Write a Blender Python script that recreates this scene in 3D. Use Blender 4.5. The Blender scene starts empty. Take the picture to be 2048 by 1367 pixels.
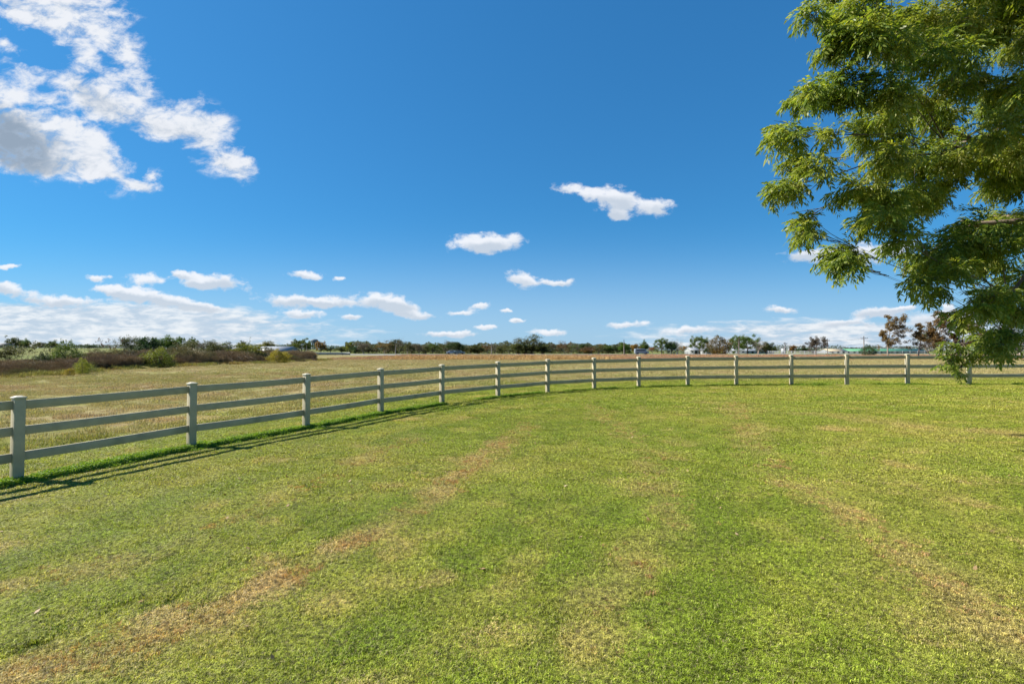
import bpy, math, random
import numpy as np
from mathutils import Vector, Matrix

SC = bpy.context.scene
COL = SC.collection
R = math.radians
# ------------------------------------------------------------------ camera
F = 967.0                      # focal length in pixels of a 2048 px wide frame
PITCH = math.atan(16.5 / F)
EYE = 1.95
cam = bpy.data.cameras.new("camera")
cam.sensor_width = 36.0
cam.lens = 36.0 * F / 2048.0
cam.clip_start = 0.05
cam.clip_end = 20000
camo = bpy.data.objects.new("camera", cam)
COL.objects.link(camo)
camo.location = (0, 0, EYE)
camo.rotation_euler = (math.pi / 2 + PITCH, 0, 0)
SC.camera = camo
# ------------------------------------------------------------------ exposure
SC.view_settings.view_transform = 'Standard'
SC.view_settings.look = 'None'
SC.view_settings.exposure = 1.15
SC.view_settings.gamma = 1
SC.view_settings.use_curve_mapping = False
# ------------------------------------------------------------------ sun
SUNV = Vector((-1.13, 0.20, 1.12)).normalized()        # towards the sun
sun = bpy.data.lights.new("sun", 'SUN')
sun.energy = 5.0
sun.angle = R(0.5)
sun.color = (1.0, 0.93, 0.82)
suno = bpy.data.objects.new("sun", sun)
COL.objects.link(suno)
suno.rotation_euler = SUNV.to_track_quat('Z', 'Y').to_euler()
suno.location = (-40, 10, 60)
SUN_EL = math.asin(SUNV.z)
SUN_AZ = math.atan2(SUNV.x, SUNV.y)                    # clockwise from +Y


def pix(px, py):
    """direction of a photo point, as (x/y, z/y)"""
    a = (px - 1024) / F
    b = (683.5 - py) / F
    y = math.cos(PITCH) - b * math.sin(PITCH)
    z = math.sin(PITCH) + b * math.cos(PITCH)
    return a / y, z / y


# ------------------------------------------------------------------ node helper
class NT:
    def __init__(s, tree):
        s.t = tree
        s.n = tree.nodes
        s.l = tree.links

    def new(s, typ, **kw):
        n = s.n.new(typ)
        for k, v in kw.items():
            setattr(n, k, v)
        return n

    def put(s, sock, v):
        if v is None:
            return
        if hasattr(v, 'is_output'):
            s.l.new(v, sock)
        else:
            sock.default_value = v

    def math(s, op, a, b=None, c=None, clamp=False):
        n = s.new('ShaderNodeMath', operation=op, use_clamp=clamp)
        s.put(n.inputs[0], a)
        s.put(n.inputs[1], b)
        s.put(n.inputs[2], c)
        return n.outputs[0]

    def sstep(s, v, a, b, o0=0.0, o1=1.0):
        n = s.new('ShaderNodeMapRange', interpolation_type='SMOOTHSTEP')
        s.put(n.inputs[0], v)
        n.inputs[1].default_value = a
        n.inputs[2].default_value = b
        n.inputs[3].default_value = o0
        n.inputs[4].default_value = o1
        return n.outputs[0]

    def mix(s, f, a, b, typ='MIX'):
        n = s.new('ShaderNodeMix', data_type='RGBA', blend_type=typ)
        s.put(n.inputs[0], f)
        for i, v in ((6, a), (7, b)):
            if not hasattr(v, 'is_output') and len(v) == 3:
                v = (*v, 1)
            s.put(n.inputs[i], v)
        return n.outputs[2]

    def noise(s, vec, scale, detail=4, rough=0.5, dist=0.0):
        n = s.new('ShaderNodeTexNoise')
        s.put(n.inputs['Vector'], vec)
        n.inputs['Scale'].default_value = scale
        n.inputs['Detail'].default_value = detail
        n.inputs['Roughness'].default_value = rough
        n.inputs['Distortion'].default_value = dist
        return n.outputs[0]

    def mapping(s, vec, loc=(0, 0, 0), rot=(0, 0, 0), scale=(1, 1, 1), typ='POINT'):
        n = s.new('ShaderNodeMapping', vector_type=typ)
        s.put(n.inputs[0], vec)
        n.inputs['Location'].default_value = loc
        n.inputs['Rotation'].default_value = rot
        n.inputs['Scale'].default_value = scale
        return n.outputs[0]


# ------------------------------------------------------------------ world: sky and clouds
world = bpy.data.worlds.new("World")
SC.world = world
world.use_nodes = True
W = NT(world.node_tree)
W.n.clear()
sky = W.new('ShaderNodeTexSky', sky_type='NISHITA')
sky.sun_disc = False
sky.sun_elevation = SUN_EL
sky.sun_rotation = SUN_AZ
sky.altitude = 200
sky.air_density = 1.0
sky.dust_density = 0.35
sky.ozone_density = 3.0
hs = W.new('ShaderNodeHueSaturation')
W.l.new(sky.outputs[0], hs.inputs['Color'])
hs.inputs['Saturation'].default_value = 1.22
hs.inputs['Value'].default_value = 1.0
_g = W.new('ShaderNodeGamma')
W.l.new(W.mix(1.0, hs.outputs[0], (0.56, 1.08, 1.22), 'MULTIPLY'), _g.inputs[0])
_g.inputs[1].default_value = 0.62
_vmul = W.new('ShaderNodeVectorMath', operation='MULTIPLY')
W.l.new(_g.outputs[0], _vmul.inputs[0])
_vmul.inputs[1].default_value = (0.74, 1.46, 2.02)
skyc = _vmul.outputs[0]

tc = W.new('ShaderNodeTexCoord')
sep = W.new('ShaderNodeSeparateXYZ')
W.l.new(tc.outputs['Generated'], sep.inputs[0])
ay = W.math('MAXIMUM', W.math('ABSOLUTE', sep.outputs[1]), 0.02)
U = W.math('DIVIDE', sep.outputs[0], ay)
V = W.math('DIVIDE', sep.outputs[2], ay)
cmb = W.new('ShaderNodeCombineXYZ')
W.l.new(U, cmb.inputs[0])
W.l.new(V, cmb.inputs[1])
UV = cmb.outputs[0]


def warp(uv, scale, amt, detail=5):
    n = W.new('ShaderNodeTexNoise')
    W.l.new(uv, n.inputs['Vector'])
    n.inputs['Scale'].default_value = scale
    n.inputs['Detail'].default_value = detail
    n.inputs['Roughness'].default_value = 0.6
    a = W.new('ShaderNodeVectorMath', operation='MULTIPLY_ADD')
    W.l.new(n.outputs['Color'], a.inputs[0])
    a.inputs[1].default_value = (amt, amt * .7, 0)
    a.inputs[2].default_value = (-amt / 2, -amt * .35, 0)
    b = W.new('ShaderNodeVectorMath', operation='ADD')
    W.l.new(a.outputs[0], b.inputs[0])
    W.l.new(uv, b.inputs[1])
    return b.outputs[0]


def blobs(lst, uv):
    """lst of (px, py, rx, ry, tilt clockwise deg, grey) -> field, shade"""
    Fd = None
    Sd = None
    uv0 = uv
    for (px, py, rx, ry, rot, grey) in lst:
        c = pix(px, py)
        if Fd is not None:
            # a nearly null term keeps the evaluation sequential, so that the shader stack stays small
            vm = W.new('ShaderNodeVectorMath', operation='MULTIPLY_ADD')
            W.l.new(Sd, vm.inputs[0])
            vm.inputs[1].default_value = (1e-7, 1e-7, 0)
            W.l.new(uv0, vm.inputs[2])
            uv = vm.outputs[0]
        m = W.mapping(uv, (c[0], c[1], 0), (0, 0, R(-rot)), (rx / F * 1.45, ry / F * 1.45, 1), 'TEXTURE')
        g = W.new('ShaderNodeTexGradient', gradient_type='SPHERICAL')
        W.l.new(m, g.inputs[0])
        f = g.outputs['Fac']
        sp = W.new('ShaderNodeSeparateXYZ')
        W.l.new(m, sp.inputs[0])
        sh = W.math('MULTIPLY', f, W.math('MULTIPLY_ADD', sp.outputs[1], -1.5, grey))
        Fd = f if Fd is None else W.math('MULTIPLY_ADD', f, W.math('SUBTRACT', 1.0, Fd), Fd)
        Sd = sh if Sd is None else W.math('ADD', Sd, sh)
    return Fd, Sd


BIG = [  # the long wind-drawn cloud and the heavy one under it
    (85, 45, 130, 30, 40, 0.1), (40, -30, 120, 60, 35, 0.0), (185, 50, 140, 48, 40, 0.1), (262, 118, 60, 34, 50, 0.0), (150, -40, 120, 50, 30, 0.0),
    (60, 140, 50, 16, 25, 0.0), (145, 165, 85, 36, 20, 0.1), (180, 120, 60, 20, 55, 0.1), (235, 195, 100, 46, 33, 0.15),
    (320, 222, 60, 36, 30, 0.15), (415, 268, 95, 52, 36, 0.25), (470, 312, 48, 30, 40, 0.1), (370, 240, 50, 36, 20, 0.0), (506, 318, 14, 9, 0, -.3),
    (15, 75, 55, 15, 32, -0.1),
    (-20, 200, 95, 80, 25, 0.3), (30, 235, 125, 82, 30, 0.3), (60, 285, 140, 50, 16, 0.2), (205, 180, 95, 48, 32, 0.1), (285, 215, 80, 40, 32, 0.1), (8, 262, 105, 52, 26, 4.6), (100, 270, 160, 52, 33, 0.1), (190, 295, 80, 34, 28, 0.0), (120, 322, 120, 26, 4, 0.1),
    (245, 355, 55, 11, 28, 0.0), (285, 372, 40, 11, 5, 0.0), (306, 350, 16, 16, 30, -0.1),
]
SMALL = [
    (1165, 383, 62, 15, 10, 0.2), (1235, 400, 50, 26, 0, 0.3), (1308, 415, 44, 20, -8, 0.3), (1240, 432, 26, 11, 10, 0.5),
    (940, 486, 52, 20, -4, 0.1), (1000, 486, 54, 20, 0, 0.3), (1046, 560, 34, 18, 10, 0.1), (1112, 564, 38, 8, 0, 0.3),
    (430, 563, 70, 17, 10, 0.5), (370, 547, 28, 8, 5, 0.0), (392, 566, 30, 12, 0, 0.2), (295, 560, 42, 15, 5, 0.0),
    (195, 555, 24, 7, 5, 0), (610, 550, 38, 9, 5, 0), (678, 558, 15, 5, 5, 0),
    (590, 600, 78, 15, 3, 0.3), (655, 606, 60, 10, 5, 0.4), (750, 600, 66, 17, 5, 0.3), (790, 610, 44, 14, 10, 0.4), (820, 629, 52, 9, 4, 0.3),
    (605, 628, 52, 8, 3, 0.3), (20, 580, 66, 16, 10, 0.5), (240, 583, 70, 15, 6, 0.2), (310, 598, 90, 18, 8, 0.5), (400, 612, 70, 11, 8, 0.4),
    (130, 603, 90, 12, 2, 0.3), (960, 611, 26, 8, -5, 0.1), (925, 625, 36, 6, 0, 0.3), (700, 634, 26, 6, 0, 0.2),
    (1012, 623, 14, 4, 0, 0), (1036, 640, 18, 4, 0, 0), (975, 655, 26, 5, 0, 0), (900, 667, 60, 6, 0, 0.2),
    (1620, 512, 60, 14, 0, 0.7), (1700, 512, 75, 24, -4, 0.6), (1785, 498, 60, 18, -8, 0.1),
    (1255, 648, 44, 8, -4, 0.2), (1562, 620, 32, 8, 0, 0.3), (1375, 660, 54, 9, -4, 0.2), (1095, 665, 40, 7, 0, 0),
    (1760, 624, 66, 11, -3, 0.5), (1808, 616, 24, 5, -4, 0.2), (1895, 612, 12, 9, 0, 0.0), (1690, 645, 66, 10, 0, 0.5), (1900, 640, 90, 18, 0, 0.5),
    (12, 533, 30, 7, 0, -.2),
]
# group A, noise stretched along the drift of the long cloud
nA = W.mapping(UV, (0, 0, 0), (0, 0, R(36)), (3.4, 8.5, 1))
a1 = W.noise(nA, 1.0, 12, 0.56, 0.6)
a2 = W.noise(W.mapping(UV, (3, 1, 0), (0, 0, R(30)), (8, 14, 1)), 2.2, 10, 0.65, 0.3)
FA, SA = blobs(BIG, warp(UV, 8, .10, 8))
dA = W.math('ADD', W.math('MULTIPLY', FA, 1.05), W.math('ADD', W.math('MULTIPLY', W.math('SUBTRACT', a1, 0.5), 2.8), W.math('MULTIPLY', W.math('SUBTRACT', a2, 0.5), 2.6)))
gateA = W.sstep(FA, 0.0, 0.25)
dAm = W.math('MULTIPLY', W.sstep(dA, 0.22, 1.15), gateA)
# group B
b1 = W.noise(W.mapping(UV, (0, 0, 0), (0, 0, 0), (11, 20, 1)), 1.0, 10, 0.58, 0.4)
b2 = W.noise(W.mapping(UV, (7, 3, 0), (0, 0, 0), (34, 56, 1)), 1.0, 8, 0.6, 0.3)
_vm = W.new('ShaderNodeVectorMath', operation='MULTIPLY_ADD')
W.l.new(SA, _vm.inputs[0])
_vm.inputs[1].default_value = (1e-7, 1e-7, 0)
W.l.new(warp(UV, 26, .034, 6), _vm.inputs[2])
FB, SB = blobs(SMALL, _vm.outputs[0])
dB = W.math('ADD', W.math('MULTIPLY', FB, 1.35), W.math('ADD', W.math('MULTIPLY', W.math('SUBTRACT', b1, 0.5), 1.4), W.math('MULTIPLY', W.math('SUBTRACT', b2, 0.5), 1.7)))
dBm = W.math('MULTIPLY', W.sstep(dB, 0.32, 0.98), W.sstep(FB, 0.0, 0.25))
# strata near the horizon: stronger on the left, a fainter bank on the right
h1 = W.noise(W.mapping(UV, (0, 2.3, 0), (0, 0, R(3)), (5.5, 34, 1)), 1.0, 9, 0.6, 0.3)
h2 = W.noise(W.mapping(UV, (5, 0.7, 0), (0, 0, 0), (20, 85, 1)), 1.0, 8, 0.62, 0.3)
leftw = W.sstep(U, -0.1, -0.75)
rightw = W.math('MULTIPLY', W.sstep(U, 0.1, 0.5), 0.74)
top = W.math('ADD', W.math('MULTIPLY_ADD', leftw, 0.062, 0.055), W.math('MULTIPLY', rightw, 0.022))
vv = W.math('DIVIDE', V, top)
band = W.math('MULTIPLY', W.sstep(vv, 1.15, 0.55), W.math('ADD', W.math('MAXIMUM', leftw, rightw), 0.16))
dH = W.math('ADD', W.math('MULTIPLY', band, 0.78), W.math('ADD', W.math('MULTIPLY', W.math('SUBTRACT', h1, 0.5), 1.1), W.math('MULTIPLY', W.math('SUBTRACT', h2, 0.5), 0.7)))
dHm = W.math('MULTIPLY', W.math('MULTIPLY', W.sstep(dH, 0.28, 0.75), W.sstep(band, 0.0, 0.25)), 0.88)

# colours of the clouds (radiance; bright whites and shaded grey bases are painted in)
CW = (8.2, 8.4, 8.8)
CG = (2.9, 3.6, 4.5)
shA = W.math('ADD', W.math('MULTIPLY', SA, 0.62), W.math('MULTIPLY', W.math('SUBTRACT', 0.55, a2), 3.4))
colA = W.mix(W.sstep(shA, 0.05, 2.1), CW, CG)
shB = W.math('ADD', SB, W.math('MULTIPLY', W.math('SUBTRACT', b1, 0.45), 1.2))
colB = W.mix(W.sstep(shB, -0.05, 0.7, 0, 0.75), (8.6, 8.8, 9.2), (4.6, 5.4, 6.4))
colH = W.mix(W.sstep(W.math('ADD', W.math('MULTIPLY', h2, .6), W.math('MULTIPLY', h1, .4)), 0.42, 0.60), (5.2, 6.1, 7.2), (8.4, 8.6, 8.8))
# milky air low over the horizon
low = W.sstep(V, 0.34, 0.0, 0, 1.0)
lowm = W.math('MULTIPLY', W.math('POWER', low, 2.2), 0.62)
sk = W.mix(lowm, skyc, (4.7, 6.1, 8.3))
aw = W.math('MULTIPLY', W.math('SUBTRACT', 1.0, a2), 1.0)
colA = W.mix(W.sstep(aw, .42, .62, 0, .38), colA, (4.9, 5.8, 7.0))
c1 = W.mix(W.math('MULTIPLY', dHm, 1.0), sk, colH)
c2 = W.mix(W.math('MULTIPLY', dBm, 0.93), c1, colB)
c3 = W.mix(W.math('MULTIPLY', dAm, 0.96), c2, colA)
bg = W.new('ShaderNodeBackground')
W.l.new(c3, bg.inputs[0])
bg.inputs[1].default_value = 0.049
wo = W.new('ShaderNodeOutputWorld')
W.l.new(bg.outputs[0], wo.inputs[0])


# ------------------------------------------------------------------ numpy noise
def _hash(ix, iy, seed):
    h = (ix.astype(np.int64) * 374761393 + iy.astype(np.int64) * 668265263 + seed * 1442695041) & 0xffffffff
    h = ((h ^ (h >> 13)) * 1274126177) & 0xffffffff
    h = h ^ (h >> 16)
    return (h & 0xffffff) / float(0xffffff)


def vnoise(x, y, seed=0):
    ix = np.floor(x)
    iy = np.floor(y)
    fx = x - ix
    fy = y - iy
    fx = fx * fx * (3 - 2 * fx)
    fy = fy * fy * (3 - 2 * fy)
    a = _hash(ix, iy, seed)
    b = _hash(ix + 1, iy, seed)
    c = _hash(ix, iy + 1, seed)
    d = _hash(ix + 1, iy + 1, seed)
    return (a * (1 - fx) + b * fx) * (1 - fy) + (c * (1 - fx) + d * fx) * fy


def fbm(x, y, seed=0, oct=4):
    s = 0
    a = 0.5
    t = 0
    for k in range(oct):
        s = s + a * vnoise(x * 2 ** k, y * 2 ** k, seed + k * 17)
        t += a
        a *= 0.55
    return s / t


def ss(a, b, x):
    t = np.clip((x - a) / (b - a), 0, 1)
    return t * t * (3 - 2 * t)


# ------------------------------------------------------------------ terrain
def gz(x, y):
    x = np.asarray(x, float)
    y = np.asarray(y, float)
    P = 0.0198 * (y - 7.24) + 0.0143 * (x + 7.4)
    P = 0.62 - np.logaddexp(0, (0.62 - P) * 9) / 9
    P = 0.62 - np.abs(0.62 - P)
    P = np.maximum(P, -0.45)
    far = 0.15 + 3.0 * ss(-45, -260, x) * ss(60, 260, y)
    w = ss(26, 75, y)
    z = P * (1 - w) + far * w
    big = (fbm(x / 2.3, y / 2.3, 5, 3) - 0.5) * 0.022 * ss(2.5, 8, np.hypot(x, y))
    m = (y > 1) & (y < 16) & (np.abs(x) < 16)
    if m.any():
        dip = np.zeros(x.shape)
        for pts, w_ in RUTS:
            d, _ = polydist(x[m], y[m], pts)
            dip[m] = np.maximum(dip[m], np.exp(-(d / (w_ * 1.3)) ** 2))
        big = big - dip * .05
    return z + big


def g1(x, y):
    return float(gz(np.array([x]), np.array([y]))[0])


POSTS_PX = [(38, 7.24), (385, 9.45), (613, 11.45), (762, 13.6), (884, 15.5), (996, 17.2), (1095, 18.6), (1188, 19.5),
            (1277, 20.1), (1375, 20.4), (1472, 20.5), (1582, 20.4), (1693, 20.15), (1814, 19.9), (1937, 19.75), (2062, 19.7), (2190, 19.7), (2320, 19.8)]
POSTS = [(-10.4, 0.55), (-9.45, 2.8), (-8.43, 5.02)] + [((p - 1024) / F * d, d) for p, d in POSTS_PX]
FX = np.array([p[0] for p in POSTS])
FY = np.array([p[1] for p in POSTS])


def polydist(x, y, pts):
    """distance to a polyline and the side (positive = to the left of its direction)"""
    best = np.full(x.shape, 1e9)
    side = np.zeros(x.shape)
    for (x0, y0), (x1, y1) in zip(pts[:-1], pts[1:]):
        dx, dy = x1 - x0, y1 - y0
        L = dx * dx + dy * dy
        t = np.clip(((x - x0) * dx + (y - y0) * dy) / L, 0, 1)
        d = np.hypot(x - (x0 + t * dx), y - (y0 + t * dy))
        s = np.sign(dx * (y - y0) - dy * (x - x0))
        m = d < best
        best = np.where(m, d, best)
        side = np.where(m, s, side)
    return best, side


FENCE_EXT = [(-22, -22)] + POSTS + [(60, 19.5)]


def outside(x, y):
    """signed distance from the fence, positive beyond it"""
    d, s = polydist(x, y, FENCE_EXT)
    return d * s


def gp(px, py, z=0.2):
    u, v = pix(px, py)
    d = (z - EYE) / v
    return (u * d, d)


# worn and faded tracks across the lawn
TRACKS = [
    ([gp(-40, 1365, 0), gp(250, 1285, 0), gp(430, 1215, 0), gp(640, 1115, .05), gp(840, 1010, .1), gp(960, 920, .15), gp(1060, 845, .2)], 0.20, 1.0),
    ([gp(440, 1255, 0), gp(560, 1180, 0), gp(690, 1090, 0)], 0.13, 0.9),
    ([gp(-40, 1190, 0), gp(150, 1140, 0), gp(330, 1100, 0), gp(600, 985, 0), gp(830, 880, .1)], 0.16, 0.5),
    ([gp(1460, 800, .35), gp(1500, 870, .3), gp(1560, 940, .25), gp(1700, 1020, .2), gp(1860, 1120, .15), gp(2060, 1280, .1)], 0.24, 0.5),
    ([gp(1180, 800, .35), gp(1270, 880, .2), gp(1330, 960, .2), gp(1340, 1060, .1), gp(1260, 1120, .1), gp(1210, 1200, 0.1), gp(1180, 1330, 0)], 0.22, 0.36),
    ([gp(1420, 800, .4), gp(1700, 830, .4), gp(2060, 860, .4)], 0.5, 0.5),
]
RUTS = [([gp(300, 1215, 0), gp(430, 1150, 0), gp(560, 1090, 0), gp(640, 1048, 0), gp(760, 985, 0)], 0.07),
        ([gp(380, 1232, 0), gp(470, 1180, 0), gp(620, 1110, 0), gp(720, 1050, 0)], 0.06),
        ([gp(40, 1295, 0), gp(180, 1240, 0), gp(260, 1200, 0)], 0.07),
        ([gp(1500, 800, .4), gp(1540, 850, .4), gp(1700, 900, .3)], 0.07)]

GREEN1 = np.array([0.156, 0.214, 0.014])
GREEN2 = np.array([0.222, 0.258, 0.022])
OLIVE = np.array([0.275, 0.262, 0.052])
STRAW = np.array([0.390, 0.275, 0.130])
HAYG = np.array([0.280, 0.275, 0.080])
HAY = np.array([0.400, 0.325, 0.150])
HAYB = np.array([0.250, 0.165, 0.090])


def lerp(a, b, t):
    return a + (b - a) * np.asarray(t)[..., None]


def lawn_col(x, y):
    """base colour of the turf at a place, lawn side and field side"""
    n0 = fbm(x / 2.6, y / 2.6, 1, 4)
    n1 = fbm(x / 0.55, y / 0.55, 21, 4)
    n2 = fbm(x / 0.16, y / 0.16, 31, 3)
    c = lerp(np.broadcast_to(GREEN1, x.shape + (3,)), GREEN2, ss(.3, .7, n0 * .5 + n1 * .5))
    c = lerp(c, OLIVE, ss(.40, .68, n0 * .30 + n1 * .35 + n2 * .35) * .66)
    c = c * (0.84 + 0.32 * ss(.3, .7, n2))[..., None]
    left = ss(-1.5, -5.5, x) * 0.5 + ss(2, 6, x) * 0.28
    c = lerp(c, OLIVE, np.clip(left * (0.35 + n1), 0, 1) * .6)
    o = outside(x, y)
    st = fbm(o * 1.9 + 3, (x - y) * .16, 141, 3)
    st2 = fbm(o * 5.5 + 3, (x - y) * .45, 143, 3)
    c = lerp(c, OLIVE, ss(.50, .72, st * .6 + st2 * .4) * .55)
    c = lerp(c, GREEN1 * .8, ss(.52, .36, st2) * .45)
    dry = np.zeros(x.shape)
    for pts, w, s in TRACKS:
        d, _ = polydist(x + (n1 - .5) * .35, y + (n2 - .5) * .3, pts)
        dry = np.maximum(dry, s * np.exp(-(d / w) ** 2) * (0.25 + 1.15 * ss(.3, .65, n1)))
    dry = np.maximum(dry, ss(.60, .74, n1 * .55 + n2 * .45) * .8)
    c = lerp(c, STRAW, np.clip(dry, 0, 1) * .78)
    rut = np.zeros(x.shape)
    for pts, w in RUTS:
        d, _ = polydist(x + (n1 - .5) * .2, y + (n1 - .5) * .2, pts)
        rut = np.maximum(rut, np.exp(-(d / w) ** 2))
    c = lerp(c, np.array([0.07, 0.13, 0.010]), rut * .8)
    # field side
    m0 = fbm(x / 3.0 + 9, y / 1.4, 41, 4)
    m1 = fbm(x / 0.9, y / 0.45, 51, 4)
    f = lerp(np.broadcast_to(HAYG, x.shape + (3,)), HAY, ss(.35, .66, m0 * .5 + m1 * .5))
    f = lerp(f, HAYB, ss(.56, .72, m1 * .6 + m0 * .4) * .6)
    dist = np.hypot(x, y)
    f = lerp(f, np.array([.35, .29, .125]), ss(30, 90, dist) * .5)
    t = ss(2.0, 6.0, o + (m0 - .5) * 5)
    c = lerp(c, f, t)
    # far country: rust grass, green paddocks
    wig = (fbm(x / 40, y / 40, 61, 3) - .5) * 14
    rust = ss(88, 96, y + wig) * ss(-42, -34, x)
    c = lerp(c, np.array([.33, .20, .11]), rust)
    green = np.maximum(ss(196, 204, y + wig), ss(-62, -70, x) * ss(30, 60, y))
    c = lerp(c, lerp(np.array([.16, .22, .05])[None], np.array([.27, .26, .09]), fbm(x / 30, y / 30, 71, 3).ravel()).reshape(x.shape + (3,)), green)
    return c, o


# ------------------------------------------------------------------ mesh helpers
def mesh_np(name, verts, faces, mat=None, smooth=False, attrs=None):
    """verts (N,3); faces: array (M,k) or list of such arrays"""
    if not isinstance(faces, list):
        faces = [faces]
    faces = [np.asarray(f, np.int32) for f in faces if len(f)]
    me = bpy.data.meshes.new(name)
    verts = np.asarray(verts, np.float32)
    me.vertices.add(len(verts))
    me.vertices.foreach_set('co', verts.ravel())
    idx = np.concatenate([f.ravel() for f in faces])
    tot = np.concatenate([np.full(len(f), f.shape[1], np.int32) for f in faces])
    start = np.concatenate([[0], np.cumsum(tot)[:-1]]).astype(np.int32)
    me.loops.add(len(idx))
    me.loops.foreach_set('vertex_index', idx)
    me.polygons.add(len(tot))
    me.polygons.foreach_set('loop_start', start)
    me.polygons.foreach_set('loop_total', tot)
    if smooth:
        me.polygons.foreach_set('use_smooth', np.ones(len(tot), bool))
    me.update(calc_edges=True)
    if mat:
        me.materials.append(mat)
    for k, v in (attrs or {}).items():
        v = np.asarray(v, np.float32)
        if v.ndim == 1:
            at = me.attributes.new(k, 'FLOAT', 'POINT')
            at.data.foreach_set('value', v)
        elif v.shape[1] == 3:
            at = me.attributes.new(k, 'FLOAT_VECTOR', 'POINT')
            at.data.foreach_set('vector', v.ravel())
    return me


def link(name, me, parent=None, loc=None):
    o = bpy.data.objects.new(name, me)
    COL.objects.link(o)
    if parent is not None:
        o.parent = parent
    if loc is not None:
        o.location = loc
    return o


def tag(o, label=None, cat=None, group=None, kind=None):
    if label:
        o['label'] = label
    if cat:
        o['category'] = cat
    if group:
        o['group'] = group
    if kind:
        o['kind'] = kind
    return o


def thing(name, label, cat, loc=(0, 0, 0), rz=0, group=None):
    o = bpy.data.objects.new(name, None)
    COL.objects.link(o)
    o.location = loc
    o.rotation_euler = (0, 0, rz)
    o.empty_display_size = 0.3
    return tag(o, label, cat, group)


class MB:
    """collects polygons"""

    def __init__(s):
        s.v = []
        s.f = {3: [], 4: []}

    def add(s, vs, fs):
        b = len(s.v)
        s.v += [tuple(v) for v in vs]
        for f in fs:
            s.f.setdefault(len(f), []).append([b + i for i in f])

    def box(s, c, size, rz=0, taper=1.0):
        cx, cy, cz = c
        hx, hy, hz = size[0] / 2, size[1] / 2, size[2] / 2
        ca, sa = math.cos(rz), math.sin(rz)
        vs = []
        for z in (-1, 1):
            k = taper if z > 0 else 1
            for x, y in ((-1, -1), (1, -1), (1, 1), (-1, 1)):
                X, Y = x * hx * k, y * hy * k
                vs.append((cx + X * ca - Y * sa, cy + X * sa + Y * ca, cz + z * hz))
        s.add(vs, [(0, 3, 2, 1), (4, 5, 6, 7), (0, 1, 5, 4), (1, 2, 6, 5), (2, 3, 7, 6), (3, 0, 4, 7)])

    def tube(s, pts, rads, n=6, cap=True):
        pts = [Vector(p) for p in pts]
        rings = []
        for i, p in enumerate(pts):
            a = pts[max(i - 1, 0)]
            b = pts[min(i + 1, len(pts) - 1)]
            d = (b - a).normalized()
            ref = Vector((0, 0, 1)) if abs(d.z) < .9 else Vector((1, 0, 0))
            u = d.cross(ref).normalized()
            w = d.cross(u).normalized()
            r = rads[i] if hasattr(rads, '__len__') else rads
            rings.append([p + (u * math.cos(t) + w * math.sin(t)) * r for t in [2 * math.pi * k / n for k in range(n)]])
        vs = [v for r_ in rings for v in r_]
        fs = []
        for i in range(len(pts) - 1):
            for k in range(n):
                k2 = (k + 1) % n
                fs.append((i * n + k, i * n + k2, (i + 1) * n + k2, (i + 1) * n + k))
        s.add(vs, fs)
        if cap:
            b = len(s.v) - n
            s.f.setdefault(n, []).append([b + k for k in range(n)][::-1])

    def build(s, name, mat, parent=None, smooth=False, bevel=0):
        me = mesh_np(name, np.array(s.v, float), [np.array(f) for f in s.f.values() if f], mat, smooth)
        o = link(name, me, parent)
        if bevel:
            m = o.modifiers.new('bevel', 'BEVEL')
            m.width = bevel
            m.segments = 2
        return o


def copy_tree(o, parent=None):
    c = o.copy()
    COL.objects.link(c)
    if parent is not None:
        c.parent = parent
    for ch in list(o.children):
        copy_tree(ch, c)
    return c


# ------------------------------------------------------------------ materials
def mat_new(name):
    m = bpy.data.materials.new(name)
    m.use_nodes = True
    t = NT(m.node_tree)
    t.n.clear()
    out = t.new('ShaderNodeOutputMaterial')
    return m, t, out


def simple_mat(name, col, rough=.7, var=.15, scale=8, bump=0.0, metal=0.0, dirt=None):
    m, t, out = mat_new(name)
    p = t.new('ShaderNodeBsdfPrincipled')
    g = t.new('ShaderNodeTexCoord')
    n = t.noise(g.outputs['Object'], scale, 6, .6)
    c = t.mix(t.sstep(n, .3, .7), tuple(v * (1 - var) for v in col), tuple(min(1, v * (1 + var)) for v in col))
    if dirt:
        n2 = t.noise(g.outputs['Object'], scale * .35, 5, .6)
        c = t.mix(t.sstep(n2, .5, .72, 0, .7), c, dirt)
    t.l.new(c, p.inputs['Base Color'])
    p.inputs['Roughness'].default_value = rough
    p.inputs['Metallic'].default_value = metal
    if bump:
        b = t.new('ShaderNodeBump')
        b.inputs['Distance'].default_value = bump
        b.inputs['Strength'].default_value = .6
        t.l.new(t.noise(g.outputs['Object'], scale * 6, 5, .6), b.inputs['Height'])
        t.l.new(b.outputs[0], p.inputs['Normal'])
    t.l.new(p.outputs[0], out.inputs[0])
    return m


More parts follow.
